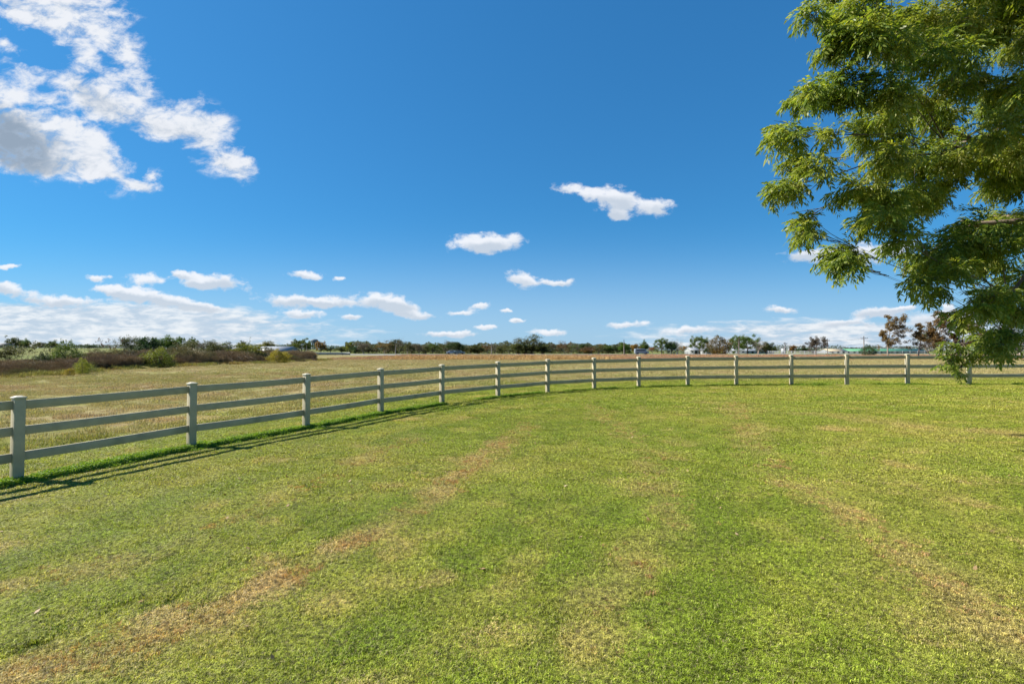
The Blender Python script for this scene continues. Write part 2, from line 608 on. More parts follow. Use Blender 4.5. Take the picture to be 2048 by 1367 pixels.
def leaf_mat(name, cols, trans=.35, obj_var=.25, rough=.6, spec=.25):
    """cols: list of colours spread over the leaves at random"""
    m, t, out = mat_new(name)
    geo = t.new('ShaderNodeNewGeometry')
    oi = t.new('ShaderNodeObjectInfo')
    ramp = t.new('ShaderNodeValToRGB')
    ramp.color_ramp.interpolation = 'LINEAR'
    els = ramp.color_ramp.elements
    while len(els) < len(cols):
        els.new(.5)
    for i, c in enumerate(cols):
        els[i].position = i / max(1, len(cols) - 1)
        els[i].color = (*c, 1)
    n = t.noise(t.new('ShaderNodeTexCoord').outputs['Object'], .9, 3, .5)
    f = t.math('ADD', t.math('MULTIPLY', geo.outputs['Random Per Island'], .6), t.math('MULTIPLY', t.sstep(n, .3, .7), .4))
    t.l.new(f, ramp.inputs[0])
    hv = t.new('ShaderNodeHueSaturation')
    t.l.new(ramp.outputs[0], hv.inputs['Color'])
    t.l.new(t.math('MULTIPLY_ADD', oi.outputs['Random'], obj_var * .16, .5 - obj_var * .08), hv.inputs['Hue'])
    t.l.new(t.math('MULTIPLY_ADD', oi.outputs['Random'], obj_var * 1.2, 1 - obj_var * .6), hv.inputs['Value'])
    p = t.new('ShaderNodeBsdfPrincipled')
    p.inputs['Roughness'].default_value = rough
    p.inputs['Specular IOR Level'].default_value = spec
    t.l.new(hv.outputs[0], p.inputs['Base Color'])
    tr = t.new('ShaderNodeBsdfTranslucent')
    t.l.new(t.mix(1.0, hv.outputs[0], (1.35, 1.3, .55), 'MULTIPLY'), tr.inputs[0])
    mx = t.new('ShaderNodeMixShader')
    mx.inputs[0].default_value = trans
    t.l.new(p.outputs[0], mx.inputs[1])
    t.l.new(tr.outputs[0], mx.inputs[2])
    t.l.new(mx.outputs[0], out.inputs[0])
    return m


def turf_mat():
    m, t, out = mat_new('turf_soil')
    a = t.new('ShaderNodeAttribute', attribute_name='tint')
    g = t.new('ShaderNodeNewGeometry')
    n1 = t.noise(g.outputs['Position'], 9, 6, .65)
    n2 = t.noise(t.mapping(g.outputs['Position'], scale=(1, .5, 1)), 2.2, 6, .7)
    n3 = t.noise(g.outputs['Position'], 42, 4, .7)
    k = t.math('MULTIPLY', t.sstep(n1, .2, .8, .62, 1.3), t.sstep(n3, .25, .75, .6, 1.3))
    k = t.math('MULTIPLY', k, t.sstep(n2, .25, .75, .75, 1.2))
    col = t.mix(1.0, a.outputs['Color'], k, 'MULTIPLY')
    p = t.new('ShaderNodeBsdfPrincipled')
    p.inputs['Roughness'].default_value = .95
    p.inputs['Specular IOR Level'].default_value = .1
    t.l.new(col, p.inputs['Base Color'])
    b = t.new('ShaderNodeBump')
    b.inputs['Distance'].default_value = .06
    b.inputs['Strength'].default_value = .8
    t.l.new(n1, b.inputs['Height'])
    t.l.new(b.outputs[0], p.inputs['Normal'])
    t.l.new(p.outputs[0], out.inputs[0])
    return m


def blade_mat(name, gain=1.0, trans=.4, straw=.3, tcol=(1.3, 1.3, .6)):
    m, t, out = mat_new(name)
    a = t.new('ShaderNodeAttribute', attribute_name='tint', attribute_type='INSTANCER')
    geo = t.new('ShaderNodeNewGeometry')
    r = geo.outputs['Random Per Island']
    base = t.mix(1.0, a.outputs['Color'], (gain, gain, gain), 'MULTIPLY')
    v = t.math('MULTIPLY_ADD', t.math('FRACT', t.math('MULTIPLY', r, 37.0)), 1.05, .45)
    base = t.mix(1.0, base, v, 'MULTIPLY')
    n1 = t.noise(geo.outputs['Position'], 26, 4, .6)
    base = t.mix(1.0, base, t.sstep(n1, .32, .62, .42, 1.42), 'MULTIPLY')
    c = t.mix(t.sstep(r, 1 - straw - .05, 1 - straw + .08, 0, .75), base, (.42, .34, .19))
    p = t.new('ShaderNodeBsdfPrincipled')
    p.inputs['Roughness'].default_value = .55
    p.inputs['Specular IOR Level'].default_value = .3
    t.l.new(c, p.inputs['Base Color'])
    tr = t.new('ShaderNodeBsdfTranslucent')
    t.l.new(t.mix(1.0, c, tcol, 'MULTIPLY'), tr.inputs[0])
    mx = t.new('ShaderNodeMixShader')
    mx.inputs[0].default_value = trans
    t.l.new(p.outputs[0], mx.inputs[1])
    t.l.new(tr.outputs[0], mx.inputs[2])
    t.l.new(mx.outputs[0], out.inputs[0])
    return m


# ------------------------------------------------------------------ ground sheet
def axis(lo, hi, fine_lo, fine_hi, step):
    a = list(np.arange(fine_lo, fine_hi + 1e-6, step))
    d = step
    x = fine_hi
    while x < hi:
        d *= 1.09
        x += d
        a.append(x)
    d = step
    x = fine_lo
    pre = []
    while x > lo:
        d *= 1.09
        x -= d
        pre.append(x)
    return np.array(pre[::-1] + a)


ax_ = axis(-6000, 6000, -26, 26, .16)
ay_ = axis(-400, 9000, 0, 40, .16)
GX, GY = np.meshgrid(ax_, ay_)
gx, gy = GX.ravel(), GY.ravel()
gcol, _o = lawn_col(gx, gy)
gzv = gz(gx, gy)
nx, ny = len(ax_), len(ay_)
ii = (np.arange(ny - 1)[:, None] * nx + np.arange(nx - 1)[None]).ravel()
gf = np.stack([ii, ii + 1, ii + nx + 1, ii + nx], 1)
ground = link('ground', mesh_np('ground', np.stack([gx, gy, gzv], 1), gf, turf_mat(), True, {'tint': gcol * .62}))
tag(ground, 'mown green lawn running out into a faded hay field', 'ground', kind='structure')

rng = np.random.default_rng(7)


# ------------------------------------------------------------------ grass tufts (instanced stuff)
def tuft_mesh(name, n, rad, hgt, wid, mat, lean=.6, seed=0, flat=0.0):
    r = np.random.default_rng(seed)
    a = r.uniform(0, 2 * np.pi, n)
    q = np.sqrt(r.uniform(0, 1, n)) * rad
    bx, by = q * np.cos(a), q * np.sin(a)
    h = hgt * r.uniform(.45, 1.15, n)
    d = r.uniform(0, 2 * np.pi, n)
    ln = r.uniform(.1, 1, n) ** 1.0 * lean * h
    dx, dy = np.cos(d), np.sin(d)
    w = wid * r.uniform(.6, 1.3, n)
    sd = d + np.pi / 2 + r.uniform(-.5, .5, n)
    sx, sy = np.cos(sd) * w / 2, np.sin(sd) * w / 2
    z0 = -0.012
    k = .55
    mid = np.stack([bx + dx * ln * .35, by + dy * ln * .35, h * k], 1)
    tip = np.stack([bx + dx * ln, by + dy * ln, h * (1 - .35 * flat)], 1)
    b0 = np.stack([bx - sx, by - sy, np.full(n, z0)], 1)
    b1 = np.stack([bx + sx, by + sy, np.full(n, z0)], 1)
    S = np.stack([sx, sy, np.zeros(n)], 1) * .8
    v = np.stack([b0, b1, mid + S, mid - S, tip], 1).reshape(-1, 3)
    i = np.arange(n) * 5
    quads = np.stack([i, i + 1, i + 2, i + 3], 1)
    tris = np.stack([i + 3, i + 2, i + 4], 1)
    return mesh_np(name, v, [quads, tris], mat)


def leafy_tuft(name, n, rad, hgt, size, mat, seed=0):
    """small broad leaves at many heights (weeds, clover)"""
    r = np.random.default_rng(seed)
    a = r.uniform(0, 2 * np.pi, n)
    q = np.sqrt(r.uniform(0, 1, n)) * rad
    z = r.uniform(0.1, 1, n) * hgt * (1.1 - q / rad * .6)
    c = np.stack([q * np.cos(a), q * np.sin(a), z], 1)
    v, f = leaf_quads(c, size, r)
    return mesh_np(name, v, f, mat)


def leaf_quads(c, size, r, aspect=.6, normal_up=.5):
    n = len(c)
    d = r.normal(size=(n, 3))
    d[:, 2] *= .6
    d /= np.linalg.norm(d, axis=1)[:, None]
    up = r.normal(size=(n, 3)) + np.array([0, 0, normal_up * 2])
    s = np.cross(d, up)
    s /= np.linalg.norm(s, axis=1)[:, None] + 1e-9
    L = (size * r.uniform(.6, 1.4, n))[:, None]
    w = L * aspect
    v = np.stack([c - d * L * .5, c + s * w * .5, c + d * L * .5, c - s * w * .5], 1).reshape(-1, 3)
    i = np.arange(n) * 4
    return v, np.stack([i, i + 1, i + 2, i + 3], 1)


PROTO = bpy.data.collections.new("tuft_shapes")     # not linked to the scene: only referenced


def scatter(name, x, y, meshes, label, cat, smin=.8, smax=1.2, tint=None, zoff=0, tilt=.12, kind='stuff', scl=None, smaxz=None):
    n = len(x)
    z = gz(x, y) + zoff
    if tint is None:
        tint, _ = lawn_col(x, y)
    rot = np.stack([rng.normal(0, tilt, n), rng.normal(0, tilt, n), rng.uniform(0, 6.28, n)], 1)
    s = rng.uniform(smin, smax, n)
    if scl is not None:
        s = s * scl
    me = bpy.data.meshes.new(name)
    me.vertices.add(n)
    me.vertices.foreach_set('co', np.stack([x, y, z], 1).astype(np.float32).ravel())
    for k, v in (('rot', rot), ('tint', tint)):
        at = me.attributes.new(k, 'FLOAT_VECTOR', 'POINT')
        at.data.foreach_set('vector', np.asarray(v, np.float32).ravel())
    at = me.attributes.new('scl', 'FLOAT', 'POINT')
    at.data.foreach_set('value', s.astype(np.float32))
    o = link(name, me)
    col = bpy.data.collections.new(name + '_shapes')
    for i, m in enumerate(meshes):
        po = bpy.data.objects.new('tuft', m)
        col.objects.link(po)
    ng = bpy.data.node_groups.new(name, 'GeometryNodeTree')
    ng.interface.new_socket('Geometry', in_out='INPUT', socket_type='NodeSocketGeometry')
    ng.interface.new_socket('Geometry', in_out='OUTPUT', socket_type='NodeSocketGeometry')
    N = ng.nodes
    gi = N.new('NodeGroupInput')
    go = N.new('NodeGroupOutput')
    iop = N.new('GeometryNodeInstanceOnPoints')
    ci = N.new('GeometryNodeCollectionInfo')
    ci.inputs['Collection'].default_value = col
    ci.inputs['Separate Children'].default_value = True
    ci.inputs['Reset Children'].default_value = True
    iop.inputs['Pick Instance'].default_value = True
    ri = N.new('FunctionNodeRandomValue')
    ri.data_type = 'INT'
    ri.inputs['Min'].default_value = 0
    ri.inputs['Max'].default_value = len(meshes) - 1
    ra = N.new('GeometryNodeInputNamedAttribute')
    ra.data_type = 'FLOAT_VECTOR'
    ra.inputs['Name'].default_value = 'rot'
    sa = N.new('GeometryNodeInputNamedAttribute')
    sa.data_type = 'FLOAT'
    sa.inputs['Name'].default_value = 'scl'
    L = ng.links
    L.new(gi.outputs[0], iop.inputs['Points'])
    L.new(ci.outputs[0], iop.inputs['Instance'])
    L.new([s_ for s_ in ri.outputs if s_.type == 'INT'][0], iop.inputs['Instance Index'])
    L.new(ra.outputs[0], iop.inputs['Rotation'])
    L.new(sa.outputs[0], iop.inputs['Scale'])
    L.new(iop.outputs[0], go.inputs[0])
    md = o.modifiers.new('scatter', 'NODES')
    md.node_group = ng
    tag(o, label, cat, kind=kind)
    return o


def wedge(n, d0, d1, umax=1.25, power=1.0):
    """points over the ground in view between two depths"""
    d = np.sqrt(rng.uniform(d0 * d0, d1 * d1, n))
    u = rng.uniform(-umax, umax, n)
    return u * d, d


def area(d0, d1, umax=1.25):
    return umax * (d1 * d1 - d0 * d0)


M_blade = blade_mat('grass_blade', 1.3, .28, .12)
M_hay = blade_mat('hay_blade', 1.1, .25, .25, (1.1, 1, .8))
lawn_a = [tuft_mesh('tuft', 560, .16, .021, .0034, M_blade, 2.2, i, 1.2) for i in range(5)]
lawn_b = [tuft_mesh('tuft', 900, .27, .0135, .0058, M_blade, 3.2, 10 + i, .8) for i in range(4)]
lawn_c = [tuft_mesh('tuft', 700, .42, .014, .011, M_blade, 3.4, 20 + i, .8) for i in range(4)]


def lawn_scatter(name, d0, d1, dens, meshes, label, keep, **kw):
    n = int(area(d0, d1) * dens)
    x, y = wedge(n, d0, d1)
    o = outside(x, y)
    m = keep(o)
    x, y = x[m], y[m]
    clump = fbm(x / .35, y / .35, 91, 3)
    return scatter(name, x, y, meshes, label, 'grass', scl=.92 + .22 * clump, tilt=.03, **kw)


lawn_scatter('lawn_grass', 2.0, 6.5, 100, lawn_a, 'short mown green lawn grass nearest the camera', lambda o: o < 4)
lawn_scatter('lawn_grass', 6.2, 13.5, 40, lawn_b, 'short mown lawn grass across the middle of the lawn', lambda o: o < 4)
lawn_scatter('lawn_grass', 13, 34, 13, lawn_c, 'thin mown grass at the far edge of the lawn under the fence', lambda o: o < 5)
hay_a = [tuft_mesh('tuft', 320, .45, .07, .008, M_hay, 1.0, 30 + i) for i in range(4)]
hay_b = [tuft_mesh('tuft', 260, .8, .07, .014, M_hay, 1.0, 40 + i) for i in range(3)]
n = int(area(8, 34) * 5)
x, y = wedge(n, 8, 34)
o_ = outside(x, y)
cl = fbm(x / 1.2, y / .7, 93, 3)
m = (o_ > 2.5) & (x > -34) & (cl > .36)
scatter('field_stubble', x[m], y[m], hay_a, 'faded straw and green stubble of the cut hay field behind the fence', 'stubble', scl=(.5 + .8 * cl)[m])
n = int(area(33, 96) * 1.1)
x, y = wedge(n, 33, 96)
cl = fbm(x / 3, y / 2, 94, 3)
m = (x > -34) & (cl > .36)
scatter('field_stubble', x[m], y[m], hay_b, 'far straw coloured stubble of the hay field before the rust grass', 'stubble', scl=(.5 + .8 * cl)[m])

# longer dark grass standing in the wheel ruts, ragged straw along the worn tracks
rut_t = [tuft_mesh('tuft', 46, .045, .034, .0042, M_blade, .9, 80 + i) for i in range(3)]


def along(pts, per_m, sd):
    X, Y = [], []
    for (x0, y0), (x1, y1) in zip(pts[:-1], pts[1:]):
        L = math.hypot(x1 - x0, y1 - y0)
        k = int(L * per_m)
        t = rng.uniform(0, 1, k)
        q = rng.normal(0, sd, k)
        X.append(x0 + (x1 - x0) * t - (y1 - y0) / L * q)
        Y.append(y0 + (y1 - y0) * t + (x1 - x0) / L * q)
    return np.concatenate(X), np.concatenate(Y)


rx_, ry_ = [], []
for pts, w_ in RUTS:
    a_, b_ = along(pts, 62, w_ * .55)
    wob = (fbm(a_ / .9, b_ / .9, 151, 3) - .5) * .22
    m = fbm(a_ / .5, b_ / .5, 152, 3) > .40
    rx_.append((a_ + wob)[m])
    ry_.append((b_ + wob)[m])
rx_, ry_ = np.concatenate(rx_), np.concatenate(ry_)
scatter('rut_grass', rx_, ry_, rut_t, 'longer dark green grass standing in the curved wheel ruts of the lawn', 'grass', .7, 1.2, tilt=.05,
        tint=np.broadcast_to(np.array([.085, .15, .010]), (len(rx_), 3)))
rx_, ry_ = [], []
for (pts, w_, s_), dens in zip(TRACKS, (130, 80, 60, 80, 50, 0)):
    if not dens:
        continue
    a_, b_ = along(pts, dens, w_ * .8)
    m = fbm(a_ / .3, b_ / .3, 153, 3) > .50
    rx_.append(a_[m])
    ry_.append(b_[m])
rx_, ry_ = np.concatenate(rx_), np.concatenate(ry_)
scatter('worn_straw', rx_, ry_, rut_t, 'ragged brown straw tufts along the worn mower tracks on the lawn', 'dry grass', .5, .95, tilt=.05,
        tint=lerp(np.broadcast_to(np.array([.36, .235, .10]), (len(rx_), 3)), np.array([.27, .155, .07]), rng.uniform(0, 1, len(rx_))))

# fallen leaves and bits of thatch lying on the lawn
M_fallen = leaf_mat('fallen_leaf', [(.16, .09, .04), (.30, .20, .10), (.42, .34, .22)], .1, 0)
r_ = np.random.default_rng(77)
n = 420
x, y = wedge(n, 2.6, 16)
m = outside(x, y) < -.3
x, y = x[m], y[m]
c_ = np.stack([x, y, gz(x, y) + .022], 1)
v, f = leaf_quads(c_, .045, r_, .55, 3)
fl = link('fallen_leaves', mesh_np('fallen_leaves', v, f, M_fallen))
tag(fl, 'small curled brown leaves scattered over the lawn', 'fallen leaves', kind='stuff')

# lush weeds along the foot of the fence
M_weed = leaf_mat('weed_leaf', [(.09, .17, .015), (.16, .27, .025), (.25, .35, .04)], .4, 0)
weeds = [leafy_tuft('weed', 130, .13, .078, .024, M_weed, 60 + i) for i in range(4)]
wx, wy = [], []
pts = POSTS[1:]
for i, ((x0, y0), (x1, y1)) in enumerate(zip(pts[:-1], pts[1:])):
    L = math.hypot(x1 - x0, y1 - y0)
    dens = 120 if i < 6 else (60 if i < 8 else 34)
    wd = .34 if i < 5 else (.25 if i < 8 else .14)
    k = int(dens * L * (wd / .34) ** .5)
    t = rng.uniform(0, 1, k)
    q = rng.normal(.09, wd * .34, k)
    px_, py_ = x0 + (x1 - x0) * t, y0 + (y1 - y0) * t
    nxn, nyn = (y1 - y0) / L, -(x1 - x0) / L
    gap = fbm(px_ / .8, py_ / .8, 95, 2)
    mm = gap > (.20 if i < 6 else .42)
    wx.append((px_ + nxn * q)[mm])
    wy.append((py_ + nyn * q)[mm])
wx, wy = np.concatenate(wx), np.concatenate(wy)
scatter('fence_weeds', wx, wy, weeds, 'bright green leafy weeds growing along the foot of the near fence', 'weeds', .5, 1.25)

# ------------------------------------------------------------------ near fence
M_fence = simple_mat('fence_paint', (.41, .362, .245), .55, .10, 4, .0015, dirt=(.24, .22, .14))
M_cap = simple_mat('cap_paint', (.46, .43, .33), .5, .05, 9)
fence = thing('paddock_fence', 'long beige three rail fence curving around the lawn', 'fence', (POSTS[0][0], POSTS[0][1], g1(*POSTS[0])))
fo = Vector(fence.location)
PW = .127
prev = None
random.seed(3)
for i, (x, y) in enumerate(POSTS):
    a = POSTS[max(i - 1, 0)]
    b = POSTS[min(i + 1, len(POSTS) - 1)]
    ang = math.atan2(b[1] - a[1], b[0] - a[0])
    z = g1(x, y)
    H = 1.235 + random.uniform(-.008, .008)
    mb = MB()
    mb.box((0, 0, H / 2 - .1), (PW, PW, H + .2), 0)
    p = mb.build('fence_post', M_fence, fence, bevel=.006)
    p.location = Vector((x, y, z)) - fo
    p.rotation_euler = (random.uniform(-.006, .006), random.uniform(-.006, .006), ang)
    mb = MB()
    mb.box((0, 0, H + .009), (PW + .022, PW + .022, .022))
    mb.box((0, 0, H + .029), (PW + .010, PW + .010, .018), 0, .35)
    c = mb.build('post_cap', M_cap, p, bevel=.003)
    if prev:
        (x0, y0, z0, a0) = prev
        d = Vector((x - x0, y - y0, z - z0))
        L = d.length
        rz = math.atan2(d.y, d.x)
        for (za, hh) in ((1.13, .134), (.75, .134), (.365, .134)):
            mb = MB()
            nseg = 6
            off = PW / 2 - .012
            j0, j1 = random.uniform(-.008, .008), random.uniform(-.008, .008)
            sag = random.uniform(0, .010)
            vs = []
            for k in range(nseg + 1):
                t = k / nseg
                xx = off + (L - 2 * off) * t
                zz = za + (z - z0) * t + j0 * (1 - t) + j1 * t - sag * 4 * t * (1 - t)
                for (yy, hz) in ((-.019, -hh / 2), (.019, -hh / 2), (.019, hh / 2), (-.019, hh / 2)):
                    vs.append((xx, yy, zz + hz))
            fs = [(0, 3, 2, 1), (nseg * 4, nseg * 4 + 1, nseg * 4 + 2, nseg * 4 + 3)]
            for k in range(nseg):
                for q in range(4):
                    q2 = (q + 1) % 4
                    fs.append((k * 4 + q, k * 4 + q2, k * 4 + 4 + q2, k * 4 + 4 + q))
            mb.add(vs, fs)
            r_ = mb.build('rail', M_fence, fence, bevel=.004)
            r_.location = Vector((x0, y0, z0)) - fo
            r_.rotation_euler = (0, 0, rz)
    prev = (x, y, z, ang)


# ------------------------------------------------------------------ tree shapes
M_bark = simple_mat('bark', (.13, .10, .075), .9, .3, 6, .01)
M_barkpale = simple_mat('pale_bark', (.26, .22, .18), .9, .25, 4, .01)


def grow(r, pos, d, L, rad, lvl, segs, tips, spread, up=.15, kids=3, wind=(0, 0, 0)):
    """recursive limbs: fills segs with (points, radii) and tips with positions"""
    pts = [pos.copy()]
    n = 4
    rr = [rad]
    p = pos.copy()
    dd = d.copy()
    for i in range(n):
        dd = dd + r.normal(size=3) * .13 + np.array([0, 0, up * .2]) + np.array(wind) * .25
        dd /= np.linalg.norm(dd)
        p = p + dd * L / n
        pts.append(p.copy())
        rr.append(rad * (1 - .55 * (i + 1) / n))
    segs.append((pts, rr, lvl))
    if lvl == 0:
        tips.append((p, dd))
        tips.append((pts[-2], dd))
        return
    for k in range(kids):
        t = r.uniform(.35, 1.0) if k else 1.0
        j = min(n, max(1, int(round(t * n))))
        nd = dd * .75 + r.normal(size=3) * spread
        nd[2] += up
        nd /= np.linalg.norm(nd)
        grow(r, pts[j], nd, L * r.uniform(.6, .82), rr[j] * .72, lvl - 1, segs, tips, spread, up, kids, wind)


def tree_meshes(name, kind, seed, leafmat):
    """a tree of unit height: trunk mesh and crown mesh"""
    r = np.random.default_rng(seed)
    segs, tips = [], []
    P = dict(
        oak=dict(th=.14, limbs=10, L=.26, lv=2, sp=.55, up=.12, kids=3, leaves=9500, ls=.026, cr=.095, tr=.022),
        round=dict(th=.08, limbs=9, L=.26, lv=2, sp=.6, up=.16, kids=3, leaves=6500, ls=.021, cr=.10, tr=.03),
        spread=dict(th=.26, limbs=9, L=.28, lv=2, sp=.6, up=.06, kids=3, leaves=9000, ls=.024, cr=.08, tr=.022),
        half=dict(th=.14, limbs=8, L=.25, lv=3, sp=.45, up=.2, kids=3, leaves=5200, ls=.021, cr=.065, tr=.018),
        bare=dict(th=.24, limbs=7, L=.25, lv=4, sp=.42, up=.22, kids=3, leaves=260, ls=.014, cr=.03, tr=.022),
        shrub=dict(th=.03, limbs=11, L=.30, lv=2, sp=.42, up=.38, kids=3, leaves=8500, ls=.021, cr=.085, tr=.010),
        loose=dict(th=.06, limbs=8, L=.30, lv=2, sp=.45, up=.35, kids=3, leaves=1500, ls=.024, cr=.055, tr=.010),
        scrub=dict(th=.10, limbs=5, L=.30, lv=3, sp=.38, up=.3, kids=2, leaves=420, ls=.026, cr=.03, tr=.009),
        dense=dict(th=.1, limbs=1, L=.1, lv=0, sp=.1, up=0, kids=1, leaves=9000, ls=.034, cr=.05, tr=.01),
        cone=dict(th=.1, limbs=1, L=.1, lv=0, sp=.1, up=0, kids=1, leaves=9000, ls=.030, cr=.05, tr=.01),
        windy=dict(th=.20, limbs=24, L=.23, lv=2, sp=.36, up=.02, kids=3, leaves=10500, ls=.022, cr=.052, tr=.020),
    )[kind]
    top = np.array([r.normal(0, .02), r.normal(0, .02), P['th']])
    if kind == 'windy':
        pts = []
        nn = 9
        for i in range(nn):
            t = i / (nn - 1)
            pts.append(np.array([.03 * math.sin(t * 5 + seed), .02 * math.cos(t * 4), .93 * t]))
        segs.append((pts, [P['tr'] * (1 - .8 * i / (nn - 1)) for i in range(nn)], 5))
        for k in range(P['limbs']):
            t = .26 + .72 * k / P['limbs']
            j = int(t * (nn - 1))
            p = pts[j] + (pts[min(j + 1, nn - 1)] - pts[j]) * (t * (nn - 1) - j)
            a = r.uniform(-1.0, 1.0) if r.random() < .68 else r.uniform(2, 4.2)
            Lk = P['L'] * (1.15 - .65 * t) * (1.25 if abs(a) < 1.1 else .55)
            grow(r, p, np.array([math.cos(a), math.sin(a), .35]), Lk, P['tr'] * .35, 2, segs, tips, P['sp'], P['up'], 3, (.35, 0, 0))
    else:
        tp = [np.array([0, 0, -.03]), np.array([r.normal(0, .006), r.normal(0, .006), P['th'] * .5]), top]
        segs.append((tp, [P['tr'] * 1.25, P['tr'], P['tr'] * .9], 5))
        for k in range(P['limbs']):
            a = 2 * math.pi * (k + r.uniform(-.3, .3)) / P['limbs']
            tilt = r.uniform(.25, 1.25) if k else .05
            if kind == 'spread':
                tilt = r.uniform(.6, 1.25)
            if kind == 'bare':
                tilt = r.uniform(.15, .95)
            if kind == 'shrub':
                tilt = r.uniform(.05, .95)
            if kind == 'round':
                tilt = r.uniform(.1, 1.45)
            d = np.array([math.cos(a) * math.sin(tilt), math.sin(a) * math.sin(tilt), math.cos(tilt)])
            z0 = P['th'] * r.uniform(.7, 1.0)
            grow(r, np.array([top[0], top[1], z0]), d, P['L'] * r.uniform(.8, 1.15), P['tr'] * .6, P['lv'], segs, tips, P['sp'], P['up'], P['kids'])
    if kind in ('dense', 'cone'):
        segs, tips = [([np.array([0, 0, -.03]), np.array([0, 0, .4]), np.array([0, 0, .8])], [.03, .02, .01], 5)], []
        for k in range(26):
            a, q = r.uniform(0, 6.28), r.uniform(.15, .75)
            segs.append(([np.array([0, 0, q * .7]), np.array([.3 * math.cos(a), .3 * math.sin(a), q + .1])], [.010, .003], 3))
    mb = MB()
    for pts, rr, lv in segs:
        mb.tube(pts, rr, 7 if lv >= 5 else (5 if lv >= 3 else 3), False)
    tv = np.array(mb.v)
    n = P['leaves']
    if kind in ('dense', 'cone'):
        zz = r.uniform(0, 1, n)
        aa = r.uniform(0, 2 * np.pi, n)
        if kind == 'dense':
            pr = np.sqrt(np.clip(1 - (2 * zz ** .9 - 1) ** 2, 0, 1)) * .5
        else:
            pr = .5 * np.minimum(1, (1.02 - zz) * 1.75) ** .75 * np.minimum(1, .65 + zz * 2)
        lump = fbm(aa * 1.9 + seed, zz * 6, seed, 3) + .6 * fbm(aa * 5 + seed, zz * 15, seed + 5, 2)
        rr_ = pr * (.15 + 1.15 * lump) * r.uniform(.25, 1.15, n) ** .45
        zz = zz * (.72 + .5 * vnoise(aa * 1.6 + seed, rr_ * 5, seed + 9))
        c = np.stack([rr_ * np.cos(aa), rr_ * np.sin(aa), zz + r.normal(0, .015, n)], 1)
    else:
        T = np.array([t[0] for t in tips])
        w = r.uniform(.2, 1.8, len(T))
        idx = r.choice(len(T), n, p=w / w.sum())
        off = r.normal(size=(n, 3))
        off *= (P['cr'] * r.uniform(.2, 1, n) ** .6 / np.linalg.norm(off, axis=1))[:, None]
        off[:, 2] *= .75
        c = T[idx] + off
    c = c[c[:, 2] > .015]
    zmax = max(np.quantile(c[:, 2], .995), 1e-3)
    rad = np.quantile(np.abs(c[:, 0]), .985)
    v, f = leaf_quads(c, P['ls'], r, .7)
    s = np.array([.5 / rad, .5 / rad, 1 / zmax])     # unit width, unit height
    s2 = s.copy()
    tm = mesh_np(name + '_trunk', tv * s, [np.array(q) for q in mb.f.values() if q], None, True)
    lm = mesh_np(name + '_crown', v * s2, f, leafmat)
    return tm, lm


G = {
    'green': leaf_mat('leaf_green', [(.035, .075, .012), (.075, .125, .018), (.15, .19, .03)], .3),
    'olive': leaf_mat('leaf_olive', [(.035, .048, .014), (.075, .088, .024), (.14, .13, .04)], .25),
    'dark': leaf_mat('leaf_dark', [(.018, .04, .012), (.035, .07, .018), (.07, .11, .025)], .2),
    'brown': leaf_mat('leaf_brown', [(.07, .05, .028), (.14, .085, .04), (.21, .12, .05)], .25),
    'rust': leaf_mat('leaf_rust', [(.09, .07, .02), (.20, .10, .025), (.30, .13, .03)], .3),
    'yellow': leaf_mat('leaf_yellow', [(.06, .09, .012), (.14, .155, .02), (.27, .24, .03)], .35),
    'windy': leaf_mat('leaf_windblown', [(.075, .052, .02), (.15, .095, .034), (.23, .13, .04)], .25),
    'lime': leaf_mat('leaf_lime', [(.07, .10, .015), (.20, .21, .03), (.44, .37, .05)], .35),
    'autumn': leaf_mat('leaf_autumn', [(.035, .05, .012), (.12, .085, .02), (.28, .14, .03)], .25, .05),
    'gold': leaf_mat('leaf_gold', [(.10, .10, .015), (.24, .19, .02), (.40, .28, .035)], .35),
    'grey': leaf_mat('leaf_grey', [(.06, .05, .038), (.10, .085, .06), (.14, .12, .085)], .2),
}
_protos = {}


def proto(kind, tone, var=0):
    k = (kind, tone, var % 2)
    if k not in _protos:
        tm, lm = tree_meshes(kind, kind, abs(hash(kind + tone)) % 1 + sum(map(ord, kind + tone)) + 31 * (var % 2), G[tone])
        tm.materials.append(M_barkpale if kind in ('bare', 'windy', 'half') else M_bark)
        _protos[k] = (tm, lm)
    return _protos[k]


NT_ = [0]


def tree(px, D, top, wpx, kind, tone, label, cat='tree', name='tree', group=None, sink=0, rot=None):
    """a tree whose foot stands at depth D under photo column px, reaching photo row top, wpx wide"""
    NT_[0] += 1
    x = pix(px, 700)[0] * D
    z = g1(x, D)
    zt = EYE + pix(px, top)[1] * D
    H = zt - z
    Wd = wpx / F * D
    tm, lm = proto(kind, tone, NT_[0])
    t = thing(name, label, cat, (x, D, z - sink), (random.uniform(-.6, .6) if kind in ('windy',) else random.uniform(0, 6.28)) if rot is None else rot, group)
    t.scale = (Wd, Wd, H)
    a = link('trunk', tm, t)
    b = link('crown', lm, t)
    return t


# ------------------------------------------------------------------ road, verge
M_road = simple_mat('asphalt', (.17, .17, .17), .9, .12, .4)


